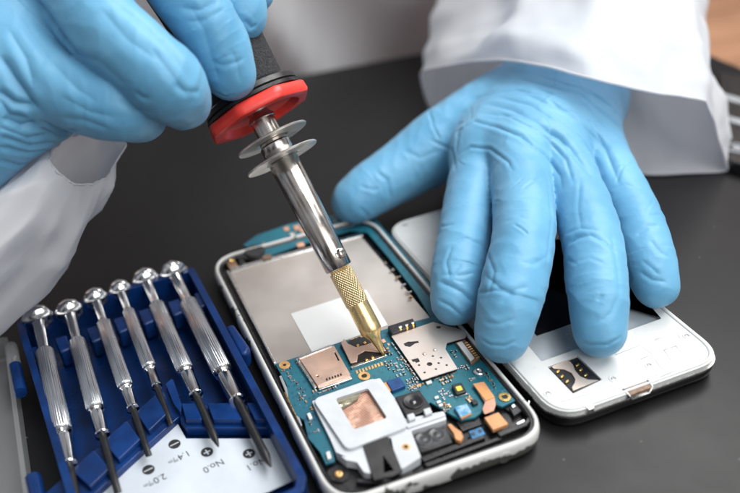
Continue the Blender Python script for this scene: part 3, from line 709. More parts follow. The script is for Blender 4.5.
slab('slot_mark', [(402, 224.5), (407, 223.8), (408, 225.2), (403, 226)], 7.6, 7.66, 'panel_grey', 0, parent=dk)
slab('slot_mark', [(397, 237), (398.6, 236.6), (408, 247.4), (406.4, 248)], 7.6, 7.66, 'panel_grey', 0, parent=dk)

# ------------------------------------------------------------------ screwdriver case
cs_out = pix([(16, 322), (112, 290), (193, 266.5), (306.5, 476), (303, 492), (240, 520), (90, 575)], 12.5)
cs_o = rnd(cs_out, [2, 0, 2.5, 4, 3, 0, 3], 5)
cc_ = np.mean(cs_out, 0)
case = root('screwdriver_case', (*cc_, 0), 'blue plastic tray holding six precision screwdrivers over a printed card', 'tool case')
Po = np.array(cs_out)
def inset(P, d):
    P = np.array(P); n = len(P); out = []
    s = 1 if area2([tuple(p) for p in P]) > 0 else -1
    for i in range(n):
        a = P[i]-P[i-1]; b = P[(i+1) % n]-P[i]; a /= np.hypot(*a); b /= np.hypot(*b)
        na = np.array([-a[1], a[0]])*s; nb = np.array([-b[1], b[0]])*s
        k = na+nb; k /= max(1e-6, k@k)/2; out.append(tuple(P[i]+k*d))
    return out
cin = rnd(inset(Po, 2.6), [1, 0, 1.5, 3, 2, 0, 2], 5)
V, F = prism(cs_o, 1.6, 12.5, [cin]); wl = mesh_obj('wall', V, F, M['blue_plastic'], case, bevel=.5, seg=3)
V, F = prism(rnd(inset(Po, .4), [2, 0, 2.5, 4, 3, 0, 3], 5), .4, 1.6); mesh_obj('tray_floor', V, F, M['blue_plastic'], case, bevel=.3)
# inner step along the right wall
V, F = prism(pix([(196, 283), (200, 281), (299, 470), (293, 474)], 8), 3.0, 7.5); mesh_obj('inner_step', V, F, M['blue_plastic'], case, bevel=.4)
# clip on the right side, hinge knuckles on the left
def tub(pts, z0, z1, name, m='blue_plastic', r=1.2, bev=.7, parent=None):
    P = rnd(pix(pts, z1), r); V, F = prism(P, z0, z1); return mesh_obj(name, V, F, M[m], parent or case, bevel=bev, seg=3)
tub([(225, 326), (233, 323), (250, 347), (247, 353), (240, 354)], 4, 11.5, 'clip', r=1.5, bev=1.2)
V, F = pipe([at(15, 366, 9), at(20.5, 393, 9)], 2.3, 20); mesh_obj('hinge_knuckle', V, F, M['blue_plastic'], case, smooth='auto')
V, F = pipe([at(33, 478, 9), at(38, 500, 9)], 2.6, 20); mesh_obj('hinge_knuckle', V, F, M['blue_plastic'], case, smooth='auto')
hc = [at(11.5, 346, 9), at(12, 350, 9), at(15, 366, 9)]
V, F = pipe([at(11, 343.5, 9), at(11.2, 344.5, 9), at(11.6, 347, 9), at(15, 366, 9)], [.3, 1.7, 2.3, 2.3], 20); mesh_obj('hinge_cap', V, F, M['clear_plastic'], case, smooth=True)
# posts between the handles near their caps
for x, y in ((31.5, 352), (61, 341), (92.7, 331), (119.5, 321.5), (144.5, 313.5), (174, 304.5), (200.5, 296)):
    tub([(x-7, y-3), (x+5.5, y-7), (x+10.5, y+6.5), (x-1, y+11)], 3.0, 10.8, 'rest_post', r=1.2, bev=1.0)
# chevron rest bar that the shafts lie on
def bar(U, Lw, z0, z1, cuts, name, bev):
    """strips of a rest bar between an upper and a lower traced edge"""
    for t0, t1 in cuts:
        f_ = lambda E_, t: tuple(np.array(E_[0])*(1-t)+np.array(E_[1])*t)
        tub([f_(U, t0), f_(U, t1), f_(Lw, t1), f_(Lw, t0)], z0, z1, name, r=.5, bev=bev)
tub([(172.4, 381), (180.5, 404), (180, 416), (130, 461), (70, 517), (40, 535), (36, 506), (87.5, 456), (150, 400)], 3.0, 6.6, 'rest_bar', r=.6, bev=.4)
tub([(180, 405), (262, 404.5), (272.5, 417), (272, 428), (186, 428), (180, 420)], 3.0, 6.6, 'rest_bar', r=.6, bev=.4)
bar(((168, 383), (36, 501)), ((178, 403), (58, 517)), 6.5, 8.9, ((.095, .245), (.315, .495), (.565, .735), (.81, 1.0)), 'rest_block', .7)
tub([(172.4, 377.5), (165.5, 384), (174, 404), (181, 413), (181.5, 404)], 6.5, 9.2, 'rest_block', r=.8, bev=.7)
bar(((181, 403), (262, 402.5)), ((186, 419.5), (271, 419.5)), 6.5, 9.0, ((-.0, .19), (.32, .66), (.81, 1.0)), 'rest_block', .7)
# printed card
cardp = [(177, 422), (186, 438.5), (272, 438.5), (294, 480), (268, 492), (200, 515), (110, 545), (75, 520), (130, 464)]
V, F = prism(pix(cardp, 4.1), 3.9, 4.1); card = mesh_obj('label_card', V, F, M['card'], case)
tg = (at(249, 467.6, 4.2)-at(262, 461, 4.2))
def small(s, px_, py_, size): return lettering(s, at(px_, py_, 4.12), tg, size, 4.12, None, None)
def symbol(x, y, plus):
    c = at(x, y, 4.12)[:2]; d = tg[:2]/np.hypot(*tg[:2]); u = np.array([-d[1], d[0]]); r = 2.0
    slot = lambda a, b, w, h: [tuple(c+d*(a+sx*w)+u*(b+sy*h)) for sx, sy in ((-1, -1), (1, -1), (1, 1), (-1, 1))]
    if plus:
        w, h = 1.15, .25
        hole = [tuple(c+d*a+u*b) for a, b in ((-w, -h), (-h, -h), (-h, -w), (h, -w), (h, -h), (w, -h), (w, h), (h, h), (h, w), (-h, w), (-h, h), (-w, h))]
    else: hole = slot(0, 0, 1.55, .22)
    V, F = prism(circ(c, r, 28), 4.11, 4.15, [hole]); mesh_obj('symbol', V, F, M['ink'], card)
def text(s, x, y, size):
    V, F = small(s, x, y, size); mesh_obj('lettering', V, F, M['ink'], card)
symbol(249, 453.5, True); symbol(207, 452, True); symbol(174.5, 444, False); symbol(148.5, 469.6, False)
text('No.1', 264.5, 456.5, 3.5); text('No.0', 222, 458.5, 3.5); text('1.4', 188.5, 450, 3.5); text('2.0', 164.5, 473, 3.5)
text('m', 177.6, 458.5, 2.0); text('/', 174, 457.5, 2.8); text('m', 172.0, 459.5, 2.0)
text('m', 153.2, 482, 2.0); text('/', 149.6, 481, 2.8); text('m', 147.6, 483, 2.0)
# transparent lid lying open at the left
lid_o = pix([(3, 338), (8, 338), (29, 493), (40, 560), (-240, 640), (-200, 400)], 10)
V, F = prism(rnd(lid_o, 1.5), .6, 10.5, [rnd(inset(np.array(lid_o), 1.6), 1)]); lid = mesh_obj('lid', V, F, M['clear_plastic'], case, bevel=.4)
V, F = prism(inset(np.array(lid_o), 1.5), .6, 1.8); mesh_obj('lid_panel', V, F, M['clear_plastic'], lid)

# ------------------------------------------------------------------ screwdrivers
def ridged(P, ax, t0, t1, r, nr=30, depth=.13):
    r = r*1.14
    x, y, a = frame_of(ax); n = nr*4; V, F = [], []
    prof = [(t0, .80), (t0+.15, .92), (t0+.5, 1), (t1-.5, 1), (t1-.15, .92), (t1, .84)]
    for t, k in prof:
        for i in range(n):
            th = 2*math.pi*i/n; rr = r*k-(depth if i % 4 in (0, 1) else 0)*(1 if k == 1 else .3)
            V.append(np.array(P)+a*t+(x*math.cos(th)+y*math.sin(th))*rr)
    for k in range(len(prof)-1):
        for i in range(n): j = (i+1) % n; F.append((k*n+i, k*n+j, (k+1)*n+j, (k+1)*n+i))
    F += [tuple(range(n))[::-1], tuple(range((len(prof)-1)*n, len(prof)*n))]
    return V, F
def driver(cap, g0, g1, fe, tip, rc, rg, rf, kind, label, zc=11.5, zt=8.0):
    rc = rc*1.06; rf = rf*1.1
    # points along the tool in the tray; z falls evenly from cap to tip
    A = at(*cap, zc); B = at(*tip, zt)
    ax = (B-A)/np.linalg.norm(B-A)
    def tt(p):
        best = min(((np.hypot(*(np.array(pj(A+ax*s))-np.array(p))), s) for s in np.linspace(0, 140, 561)))
        return best[1]
    t0, t1, t2 = tt(g0), tt(g1), tt(fe); t3 = np.linalg.norm(B-A)
    r = root('precision_screwdriver', A, label, 'screwdriver', 'six precision screwdrivers in the blue case')
    # faceted swivel cap
    n = 10
    V, F = lathe(A, ax, [(-4.4, rc*.35), (-3.9, rc*.66), (-2.6, rc*.98), (-1.2, rc*1.12), (.3, rc*1.16), (1.1, rc*1.06), (2.1, rc*.80), (3.0, rg*.86)], n, ang0=.3)
    mesh_obj('swivel_cap', V, F, M['chrome'], r, bevel=.25, seg=2)
    V, F = lathe(A, ax, [(1.5, rg*.82), (3.2, rg*.84), (3.6, rg*.76), (t0-1.4, rg*.78), (t0-.6, rg*.82), (t0-.1, rg*.74)], 28)
    mesh_obj('neck', V, F, M['chrome'], r, smooth='auto')
    V, F = ridged(A, ax, t0, t1, rg); mesh_obj('grip', V, F, M['grip_steel'], r, smooth='auto')
    V, F = lathe(A, ax, [(t1-.1, rf*.8), (t1+.5, rf*1.12), (t1+1.2, rf*1.15), (t1+1.8, rf*.86), (t1+2.3, rf*.82), (t1+2.8, rf), (t2-1.2, rf*.97), (t2-.7, rf*1.06), (t2-.2, rf*1.0), (t2, rf*.72)], 30)
    mesh_obj('collar', V, F, M['chrome'], r, smooth='auto')
    rs_ = rf*.54
    if kind == 'flat':
        x, y, a = frame_of(ax); V, F = lathe(A, ax, [(t2-.2, rs_), (t3-6, rs_*.95), (t3-3.2, rs_*.9)], 24)
        V = [np.array(v) for v in V]
        base = len(V)-24; ring = V[-24:]
        for v in ring:
            q = v-(A+ax*(t3-3.2)); V.append(A+ax*t3+x*(q@x)*1.0+y*(q@y)*.22)
        F = F[:-1]+[(base+i, base+(i+1) % 24, base+24+(i+1) % 24, base+24+i) for i in range(24)]+[tuple(range(base+24, base+48))]
    else:
        V, F = lathe(A, ax, [(t2-.2, rs_), (t3-9, rs_*.95), (t3-7, rs_*1.0), (t3-4.5, rs_*.98), (t3-1.2, rs_*.42), (t3-.2, rs_*.2), (t3, .08)], 24)
    mesh_obj('blade', V, F, M['blackened_steel'], r, smooth='auto')
driver((37.8, 319.5), (47.5, 352), (64.5, 431), (71.5, 466), (86, 545), 5.3, 3.15, 2.6, 'flat', 'widest capped steel screwdriver, leftmost, beside the clear open lid')
driver((69.4, 312), (79, 341), (95.3, 408.7), (102.6, 436), (118, 493), 4.6, 2.75, 2.25, 'flat', 'second screwdriver from the left, its black blade running off the lower edge of the card')
driver((95.7, 299.5), (103.8, 323), (125.7, 387), (133, 410), (149, 456), 4.2, 2.45, 2.0, 'flat', 'slim screwdriver whose flat blade points at the 2.0 marking on the card')
driver((120.3, 290.5), (128.5, 311.5), (148.8, 368), (155.7, 388), (171, 424), 3.8, 2.2, 1.75, 'flat', 'smallest and thinnest screwdriver, pointing at the 1.4 marking at the card peak')
driver((145.8, 280.5), (155.8, 306), (182.8, 371), (195.3, 396.5), (218.6, 447), 4.6, 2.75, 2.25, 'cross', 'screwdriver with small cross tip resting above the No.0 marking')
driver((173.8, 274), (187.2, 304), (221.5, 372.5), (238, 401.5), (271, 467), 4.9, 3.15, 2.6, 'cross', 'longest pointed black cross screwdriver, rightmost in the tray by the No.1 marking')

# ------------------------------------------------------------------ soldering iron
TT = at(384.6, 356.5, 7.7); FF = dp(258, 112, 305)
ax = (TT-FF)/np.linalg.norm(TT-FF); LL = np.linalg.norm(TT-FF)
def s_at(y):
    ss = np.linspace(-60, LL, 2500); ys = [pj(FF+ax*s)[1] for s in ss]
    return float(ss[int(np.argmin(np.abs(np.array(ys)-y)))])
iron = root('soldering_iron', TT, 'soldering iron with red guard and brass tip touching the circuit board', 'soldering iron')
sT, sB0, sB1 = s_at(268.5), s_at(270), s_at(331)
def ir(name, V, F, m, **k): return mesh_obj(name, V, F, M[m], iron, **k)
IK = .955
def ilathe(P, a, prof, *k, **kw): return lathe(P, a, [(t, r*IK) for t, r in prof], *k, **kw)
V, F = ilathe(FF, ax, [(-118, 9), (-112, 15), (-100, 18), (-60, 18.5), (-44, 16.5), (-28, 15), (-16, 14.6), (-5, 14.6)], 48); ir('grip', V, F, 'foam', smooth='auto')
V, F = ilathe(FF, ax, [(-7.8, 13), (-7.2, 16.5), (-6.2, 18.0), (-4.4, 18.4), (-3.9, 17.6), (-3.6, 18.8), (-2.4, 18.8), (-2.2, 12)], 48); ir('collar', V, F, 'black_plastic', smooth='auto')
# red guard: octagonal plate with a round cavity on the tip side
x_, y_, a_ = frame_of(ax); V, F = [], []
def octo(r, n=64, k=.9):
    r = r*1.13
    out = []
    for i in range(n):
        th = 2*math.pi*i/n+.2; q = (th % (math.pi/4))-math.pi/8; ro = r*math.cos(math.pi/8)/math.cos(q)
        out.append((th, ro*k+r*.97*(1-k)))
    return out
rings = [(-2.3, octo(16.5)), (-1.9, octo(17.6)), (-1.2, octo(18.2)), (1.6, octo(18.4)), (2.4, octo(17.9)), (2.6, octo(17.0)), (2.6, [(t, 15.6) for t, _ in octo(1)]), (1.9, [(t, 15.0) for t, _ in octo(1)]), (.2, [(t, 13.8) for t, _ in octo(1)]), (-.4, [(t, 11.0) for t, _ in octo(1)]), (-.4, [(t, 4.2) for t, _ in octo(1)])]
for t, R_ in rings:
    for th, r in R_: V.append(FF+a_*t+(x_*math.cos(th)+y_*math.sin(th))*r*IK)
for k in range(len(rings)-1):
    for i in range(64): j = (i+1) % 64; F.append((k*64+i, k*64+j, (k+1)*64+j, (k+1)*64+i))
V_, F_ = J((V, F)); ir('heat_guard', V_, F_, 'red_plastic', smooth='auto')
s1, s2 = s_at(138.5), s_at(157.5)
V, F = ilathe(FF, ax, [(-3, 4.0), (1.0, 4.0), (2.4, 5.2), (3.2, 5.3), (3.4, 4.6), (s1-1.4, 4.6), (s1-1.2, 5.0), (s1-.5, 5.0)], 40); ir('ferrule', V, F, 'steel', smooth='auto')
for s_, r_ in ((s1, 14.0), (s2, 14.2)):
    V, F = ilathe(FF, ax, [(s_-1.2, 4.6), (s_-.9, 5.4), (s_-.1, 6.2), (s_+.1, 10), (s_+.0, r_-.3), (s_+.35, r_), (s_+.8, r_-.2), (s_+.85, 10), (s_+.8, 6.4), (s_-.4, 5.3), (s_-.7, 4.6)], 72, caps=False); ir('heat_fin', V, F, 'fin_steel', smooth='auto')
IK = 1.03
V, F = ilathe(FF, ax, [(s1+.2, 4.9), (s1+1.8, 4.9), (s1+2.4, 5.4), (s2-2.2, 5.4), (s2-1.4, 4.8), (s2+.8, 4.8), (s2+1.6, 5.3), (sT-10, 4.75), (sT-.4, 4.7), (sT, 4.4), (sT, 3.4)], 48); ir('barrel', V, F, 'steel', smooth='auto')
IK = 1.09
V, F = ilathe(FF, ax, [(sT-3, 3.2), (sB0+.3, 3.2), (sB0+.5, 3.75), (s_at(303), 3.72), (s_at(303)+.3, 3.6)], 48)
kn = mesh_obj('knurled_sleeve', V, F, M['knurled_brass'], iron, smooth='auto')
# the knurling is wrapped round the sleeve's own axis: give it an origin and rotation on that axis
from mathutils import Matrix
Rm = Matrix(((x_[0], y_[0], a_[0], 0), (x_[1], y_[1], a_[1], 0), (x_[2], y_[2], a_[2], 0), (0, 0, 0, 1)))
Mt = Matrix.Translation(Vector((FF-ORG[iron.name])*S)) @ Rm
kn.data.transform(Mt.inverted()); kn.matrix_local = Mt
V, F = ilathe(FF, ax, [(s_at(303)-.2, 3.5), (s_at(303)+.4, 3.5), (sB1-2.2, 3.55), (sB1-.2, 3.5), (sB1+.2, 3.35), (sB1+1.1, 2.75), (sB1+2.2, 2.1), (sB1+3.6, 1.6), (sB1+5.5, 1.25), (LL-1.9, .78)], 48)
ir('tip', V, F, 'brass', smooth='auto')
V, F = ilathe(FF, ax, [(LL-2.0, .74), (LL-1.2, .66), (LL-.2, .4), (LL, .15)], 24); ir('tinned_end', V, F, 'brass_tip', smooth='auto')
# screw on the barrel, facing up and to the right
vdir = (CAM-dp(345, 254, 300)); vdir /= np.linalg.norm(vdir); sS = s_at(257)
nn = vdir-ax*(vdir@ax); nn /= np.linalg.norm(nn); sd = np.cross(ax, nn); sd = sd if sd@RT > 0 else -sd
nn = nn*.78+sd*.62; nn /= np.linalg.norm(nn)
V, F = lathe(FF+ax*sS+nn*4.0, nn, [(0, 2.1), (.7, 2.1), (.9, 1.75), (1.7, 1.7), (2.1, 1.45), (2.25, .8), (1.9, .55), (1.9, .01)], 28, caps=False); ir('screw', V, F, 'steel', smooth='auto')

# ------------------------------------------------------------------ implicit surfaces for the hands
def surface_nets(vol, org, h):
    nx, ny, nz = vol.shape; neg = vol < 0
    c = [neg[i:nx-1+i, j:ny-1+j, k:nz-1+k] for i in (0, 1) for j in (0, 1) for k in (0, 1)]
    s = sum(x.astype(np.int8) for x in c); act = (s > 0) & (s < 8)
    I = np.argwhere(act); idx = -np.ones(act.shape, np.int64); idx[act] = np.arange(len(I))
    acc = np.zeros((len(I), 3)); cnt = np.zeros(len(I))
    corners = [np.array((i, j, k)) for i in (0, 1) for j in (0, 1) for k in (0, 1)]
    for a in range(8):
        for b in range(a+1, 8):
            d = corners[b]-corners[a]
            if np.abs(d).sum() != 1: continue
            va = vol[tuple((I+corners[a]).T)]; vb = vol[tuple((I+corners[b]).T)]
            m_ = (va < 0) != (vb < 0); t = np.zeros(len(I)); t[m_] = va[m_]/(va[m_]-vb[m_])
            acc[m_] += corners[a]+t[m_, None]*d; cnt[m_] += 1
    V = (I+acc/cnt[:, None])*h+org
    F = []
    for ax_ in range(3):
        sl0 = [slice(None)]*3; sl1 = [slice(None)]*3; sl0[ax_] = slice(0, -1); sl1[ax_] = slice(1, None)
        n0, n1 = neg[tuple(sl0)], neg[tuple(sl1)]; E = np.argwhere(n0 != n1)
        u, v = [(1, 2), (2, 0), (0, 1)][ax_]
        sh_ = idx.shape
        E = E[(E[:, u] > 0) & (E[:, v] > 0) & (E[:, u] < sh_[u]) & (E[:, v] < sh_[v])]
        def ci(du, dv):
            q = E.copy(); q[:, u] += du; q[:, v] += dv; return idx[tuple(q.T)]
        Q = np.stack([ci(-1, -1), ci(0, -1), ci(0, 0), ci(-1, 0)], 1)
        fl = ~n0[tuple(E.T)]; Q[fl] = Q[fl][:, ::-1]; F.append(Q)
    return V, np.concatenate(F)
def smin(a, b, k):
    h = np.clip(.5+.5*(b-a)/k, 0, 1); return b*(1-h)+a*h-k*h*(1-h)
def rcone(P, a, b, ra, rb):
    a = np.array(a, np.float32); b = np.array(b, np.float32); d = b-a; L2 = float(d@d)
    t = np.clip(((P-a)@d)/L2, 0, 1).astype(np.float32)
    return np.linalg.norm(P-a-t[..., None]*d, axis=-1)-(ra+(rb-ra)*t)
def smooth_chain(g, n=4):
    P = [np.append(np.array(p, float), r) for p, r in g]
    return [(q[:3], q[3]) for q in catmull(P, n)]
def catmull(P, n):
    P = [P[0]]+list(P)+[P[-1]]; out = []
    for i in range(1, len(P)-2):
        for t in np.linspace(0, 1, n, endpoint=False):
            a, b, c_, d = P[i-1], P[i], P[i+1], P[i+2]
            out.append(.5*((2*b)+(-a+c_)*t+(2*a-5*b+4*c_-d)*t*t+(-a+3*b-3*c_+d)*t**3))
    out.append(P[-2]); return out
def hand_mesh(groups, palm, h=1.0, kp=9., kf=1.0, kj=7.):
    """groups: list of finger chains [(point, r), ...]; palm: list of segments ((p,r),(p,r))"""
    allp = [(p, r) for g in groups for p, r in g]+[q for s_ in palm for q in s_]
    lo = np.min([np.array(p)-r for p, r in allp], 0)-4; hi = np.max([np.array(p)+r for p, r in allp], 0)+4
    n = np.ceil((hi-lo)/h).astype(int)+1
    X = np.stack(np.meshgrid(*[lo[i]+h*np.arange(n[i]) for i in range(3)], indexing='ij'), -1).astype(np.float32)
    D = None
    for (a, ra), (b, rb) in palm:
        d = rcone(X, a, b, ra, rb); D = d if D is None else smin(D, d, kp)
    Ff = None
    for g in groups:
        g = smooth_chain(g)
        G = None
        for i in range(len(g)-1):
            pa, pb = np.array(g[i][0]), np.array(g[i+1][0]); rr = max(g[i][1], g[i+1][1])+12
            i0 = np.clip(((np.minimum(pa, pb)-rr-lo)/h).astype(int), 0, n); i1 = np.clip(((np.maximum(pa, pb)+rr-lo)/h).astype(int)+1, 0, n)
            sl = tuple(slice(a_, b_) for a_, b_ in zip(i0, i1)); d = np.full(X.shape[:3], 20., np.float32)
            d[sl] = rcone(X[sl], g[i][0], g[i+1][0], g[i][1], g[i+1][1]); G = d if G is None else smin(G, d, .8)
        Ff = G if Ff is None else smin(Ff, G, kf)
    D = smin(D, Ff, kj) if Ff is not None else D
    return surface_nets(D, lo, h)
def refine(V, F, iters=1):
    me = bpy.data.meshes.new('t'); me.from_pydata([tuple(v) for v in V], [], [tuple(int(i) for i in f) for f in F])
    o = bpy.data.objects.new('t', me); col.objects.link(o)
    md = o.modifiers.new('s', 'SMOOTH'); md.iterations = 3; md.factor = .5
    md = o.modifiers.new('d', 'SUBSURF'); md.levels = iters; md.render_levels = iters
    m2 = bpy.data.meshes.new_from_object(o.evaluated_get(bpy.context.evaluated_depsgraph_get()))
    bpy.data.objects.remove(o)
    V = np.empty(len(m2.vertices)*3); m2.vertices.foreach_get('co', V); V = V.reshape(-1, 3)
    Nn = np.empty(len(m2.vertices)*3); m2.vertices.foreach_get('normal', Nn); Nn = Nn.reshape(-1, 3)
    F = [tuple(p.vertices) for p in m2.polygons]
    return V, Nn, F
def fold(V, Nn, tree, creases):
    """press creases into (and raise ridges out of) the surface along curves lying on it"""
    out = np.zeros(len(V))
    for pts, depth, width in creases:
        hit = []
        for i in range(len(pts)-1):
            a, b = np.array(pts[i], float), np.array(pts[i+1], float); n = max(2, int(np.hypot(*(b-a))/1.2))
            for t in np.linspace(0, 1, n, endpoint=False):
                p = a+(b-a)*t; d = ray(*p); d = d/np.linalg.norm(d)
                h = tree.ray_cast(Vector(CAM), Vector(d))
                if h[0] is not None: hit.append(np.array(h[0]))
        if len(hit) < 2: continue
        H = np.array(hit); lo = H.min(0)-width*4; hi = H.max(0)+width*4
        sel = np.where(np.all((V > lo) & (V < hi), 1))[0]
        if len(sel) == 0: continue
        D2 = np.full(len(sel), 1e9); K = np.zeros(len(sel), int)
        for k in range(len(H)):
            d2 = ((V[sel]-H[k])**2).sum(1); m_ = d2 < D2; D2[m_] = d2[m_]; K[m_] = k
        d = np.sqrt(D2); u = K/max(1, len(H)-1); end = np.clip(np.minimum(u, 1-u)*6+.15, 0, 1)
        out[sel] += end*(-1.15*depth*np.exp(-d/(width*.72))+.3*depth*np.exp(-((d-width*2.0)/(width*1.2))**2))
    return V+Nn*out[:, None]
def crinkle(V, Nn, bones, amp=.3, f_al=.30, f_ac=.07, mask=None):
    out = np.zeros(len(V)); A = np.array([a for a, b in bones]); B = np.array([b for a, b in bones])
    best = np.full(len(V), 1e9); ax_ = np.zeros((len(V), 3))
    for a, b in bones:
        a = np.array(a); b = np.array(b); d = b-a; t = np.clip(((V-a)@d)/(d@d), 0, 1); q = np.linalg.norm(V-a-t[:, None]*d, axis=1)
        m_ = q < best; best[m_] = q[m_]; ax_[m_] = d/np.linalg.norm(d)
    al = (V*ax_).sum(1); pr = V-ax_*al[:, None]
    for i in range(len(V)):
        p = pr[i]*f_ac; w = noise.noise(Vector((p[0]*.8, p[1]*.8, p[2]*.8+al[i]*.05)))
        q = noise.noise(Vector((p[0]+7, p[1]+al[i]*f_al+w*1.2, p[2]+3)))
        q2 = noise.noise(Vector((V[i][0]*.05, V[i][1]*.05, V[i][2]*.05)))
        q3 = noise.noise(Vector((p[0]*1.7+31, p[1]*1.7+al[i]*.13, p[2]*1.7)))
        out[i] = amp*max(0, 1-abs(q)*3)**2*max(0, q2*1.6)+.2*w+.2*q2+.42*(.22-abs(q3))
    return V+Nn*out[:, None]

def random_creases(chains, seed, per=4):
    """short irregular puckers running across each finger, closest together at the joints"""
    rr = random.Random(seed); out = []
    for g in chains:
        for k in range(per):
            i = rr.randrange(len(g)-1); t = rr.choice([rr.uniform(0, 1), rr.gauss(0, .12)]); t = min(1, max(.45 if i == 0 else 0, t))
            a, b = np.array(g[i][0]), np.array(g[i+1][0]); r = g[i][1]*(1-t)+g[i+1][1]*t
            c0 = np.array(pj(a*(1-t)+b*t)); d = np.array(pj(b))-np.array(pj(a)); d /= max(1e-6, np.hypot(*d)); nrm_ = np.array([-d[1], d[0]])
            sc2 = r*2.7; off = rr.uniform(-.8, .8)*sc2; L_ = rr.uniform(.35, 1.1)*sc2; an = rr.gauss(0, .45)
            u = nrm_*math.cos(an)+d*math.sin(an); m_ = c0+nrm_*off; bow = d*rr.uniform(-.08, .08)*L_
            out.append(([tuple(m_-u*L_/2), tuple(m_+bow), tuple(m_+u*L_/2)], rr.uniform(.12, .38), rr.uniform(.4, .75)))
    return out
person = root('person', (60, 560, 0), 'person in a white lab coat and blue gloves holding the iron and steadying the phone', 'person')

# ---- flat hand on the right
def A_(x, y, z): return at(x, y, z)
little = [(A_(594, 142, 34), 9.8), (A_(633, 212, 28), 9.0), (A_(648, 256, 22), 8.8), (A_(656, 287, 15.6), 7.6)]
ringf = [(A_(555, 147, 39), 10.8), (A_(589, 228, 33), 10.1), (A_(597, 290, 25), 9.7), (A_(600, 332, 16.8), 8.4)]
middle = [(A_(517, 152, 42), 11.0), (A_(524, 228, 36), 10.6), (A_(511, 296, 27), 10.5), (A_(502, 336, 17.2), 9.0)]
index = [(A_(481, 154, 36), 10.6), (A_(467, 222, 28), 9.9), (A_(458, 272, 22), 9.3), (A_(454, 303, 16.6), 8.1)]
thumb = [(A_(500, 108, 33), 16.5), (A_(448, 141, 27), 15.8), (A_(402, 170, 21), 12.8), (A_(370, 190, 17.5), 11.2), (A_(354, 201, 15.5), 9.6)]
wr = A_(562, 72, 33); wr2 = A_(600, 10, 38)
palm = [((A_(517, 152, 41), 12.5), (A_(545, 96, 38), 17)), ((A_(552, 148, 40), 12.5), (A_(565, 96, 38), 17)), ((A_(592, 144, 35), 11), (A_(588, 100, 35), 15)),
        ((A_(484, 154, 37), 11.5), (A_(530, 98, 36), 16)), ((A_(545, 96, 38), 18), (wr, 18)), ((A_(585, 100, 35), 15), (A_(590, 72, 33), 16)), ((wr, 18), (wr2, 20)), ((A_(510, 112, 32), 13), (A_(535, 80, 33), 17)), ((A_(500, 118, 34), 12), (A_(484, 150, 36), 11)), ((A_(535, 140, 35), 10), (A_(558, 184, 29), 6.5)), ((A_(575, 138, 32), 10), (A_(607, 182, 26), 6.5)), ((A_(500, 140, 34), 10), (A_(497, 172, 31), 6)), ((A_(470, 120, 28), 12), (A_(478, 150, 30), 10))]
V, F = hand_mesh([little, ringf, middle, index, thumb], palm, .85, kf=.9, kj=4.5)
V, Nn, F = refine(V, F, 1)
bones = [(g[i][0], g[i+1][0]) for g in (little, ringf, middle, index, thumb) for i in range(len(g)-1)]+[(wr, A_(485, 150, 44)), (wr, A_(592, 140, 42))]
V = crinkle(V, Nn, bones, .10)
tree = BVHTree.FromPolygons([Vector(v) for v in V], F)
cr = [([(456, 150), (458, 131), (474, 121), (497, 127), (520, 136), (545, 155), (560, 176), (562, 190)], 0.74, .9),
      ([(459, 155), (470, 147), (490, 149), (508, 162), (513, 172)], 0.56, .7),
      ([(486, 104), (510, 109), (535, 121), (570, 147), (592, 178)], 0.74, 1.3), ([(520, 92), (570, 112), (605, 148), (620, 186)], 0.81, 1.3),
      ([(520, 79), (580, 94), (622, 128), (642, 168)], 0.62, 1.1), ([(478, 113), (520, 117), (560, 138), (578, 162)], 0.50, 1.0), ([(560, 82), (600, 98), (628, 124)], 0.50, .9), ([(535, 88), (585, 106), (612, 133)], 0.43, .8),
      ([(545, 97), (575, 118), (597, 148)], 0.50, .9), ([(500, 98), (530, 105), (556, 122)], 0.50, 1.0), ([(470, 100), (500, 92), (530, 90)], 0.37, 1.1),
      ([(566, 246), (576, 238), (590, 235), (603, 241), (619, 254)], 0.56, .9), ([(566, 234), (580, 228), (600, 231)], 0.31, .8), ([(578, 341), (590, 345), (608, 345), (623, 336)], 0.43, .6),
      ([(600, 322), (612, 312), (618, 296)], 0.31, .9), ([(574, 262), (590, 258), (606, 264)], 0.19, .7),
      ([(438, 281), (450, 286), (462, 292), (474, 304)], 0.50, .9), ([(462, 263), (452, 274), (440, 276)], 0.31, .8), ([(447, 243), (466, 238), (484, 246)], 0.25, .7), ([(455, 205), (470, 201), (488, 208)], 0.19, .7),
      ([(438, 300), (450, 306), (464, 318)], 0.37, .7), ([(479, 338), (490, 345), (505, 346), (518, 340)], 0.37, .6), ([(484, 322), (500, 324), (516, 318)], 0.25, .7), ([(486, 276), (500, 288), (516, 296)], 0.43, 1.0), ([(500, 304), (514, 290), (530, 286)], 0.37, 1.0), ([(522, 262), (534, 264), (548, 256)], 0.25, .8),
      ([(505, 222), (520, 217), (538, 222)], 0.19, .7), ([(512, 200), (528, 196), (545, 199)], 0.15, .6),
      ([(640, 272), (652, 280), (668, 282)], 0.31, .7), ([(636, 236), (648, 226), (660, 226)], 0.37, .9), ([(650, 240), (660, 252), (671, 258)], 0.31, .9), ([(612, 190), (625, 184), (640, 188)], 0.19, .7), ([(642, 260), (652, 268), (660, 276)], 0.25, .7),
      ([(377, 172), (387, 180), (391, 200)], 0.56, .9), ([(360, 186), (372, 190), (382, 188)], 0.25, .7), ([(430, 128), (450, 120), (470, 108)], 0.31, 1.2), ([(404, 150), (420, 158), (440, 150)], 0.25, 1.0)]
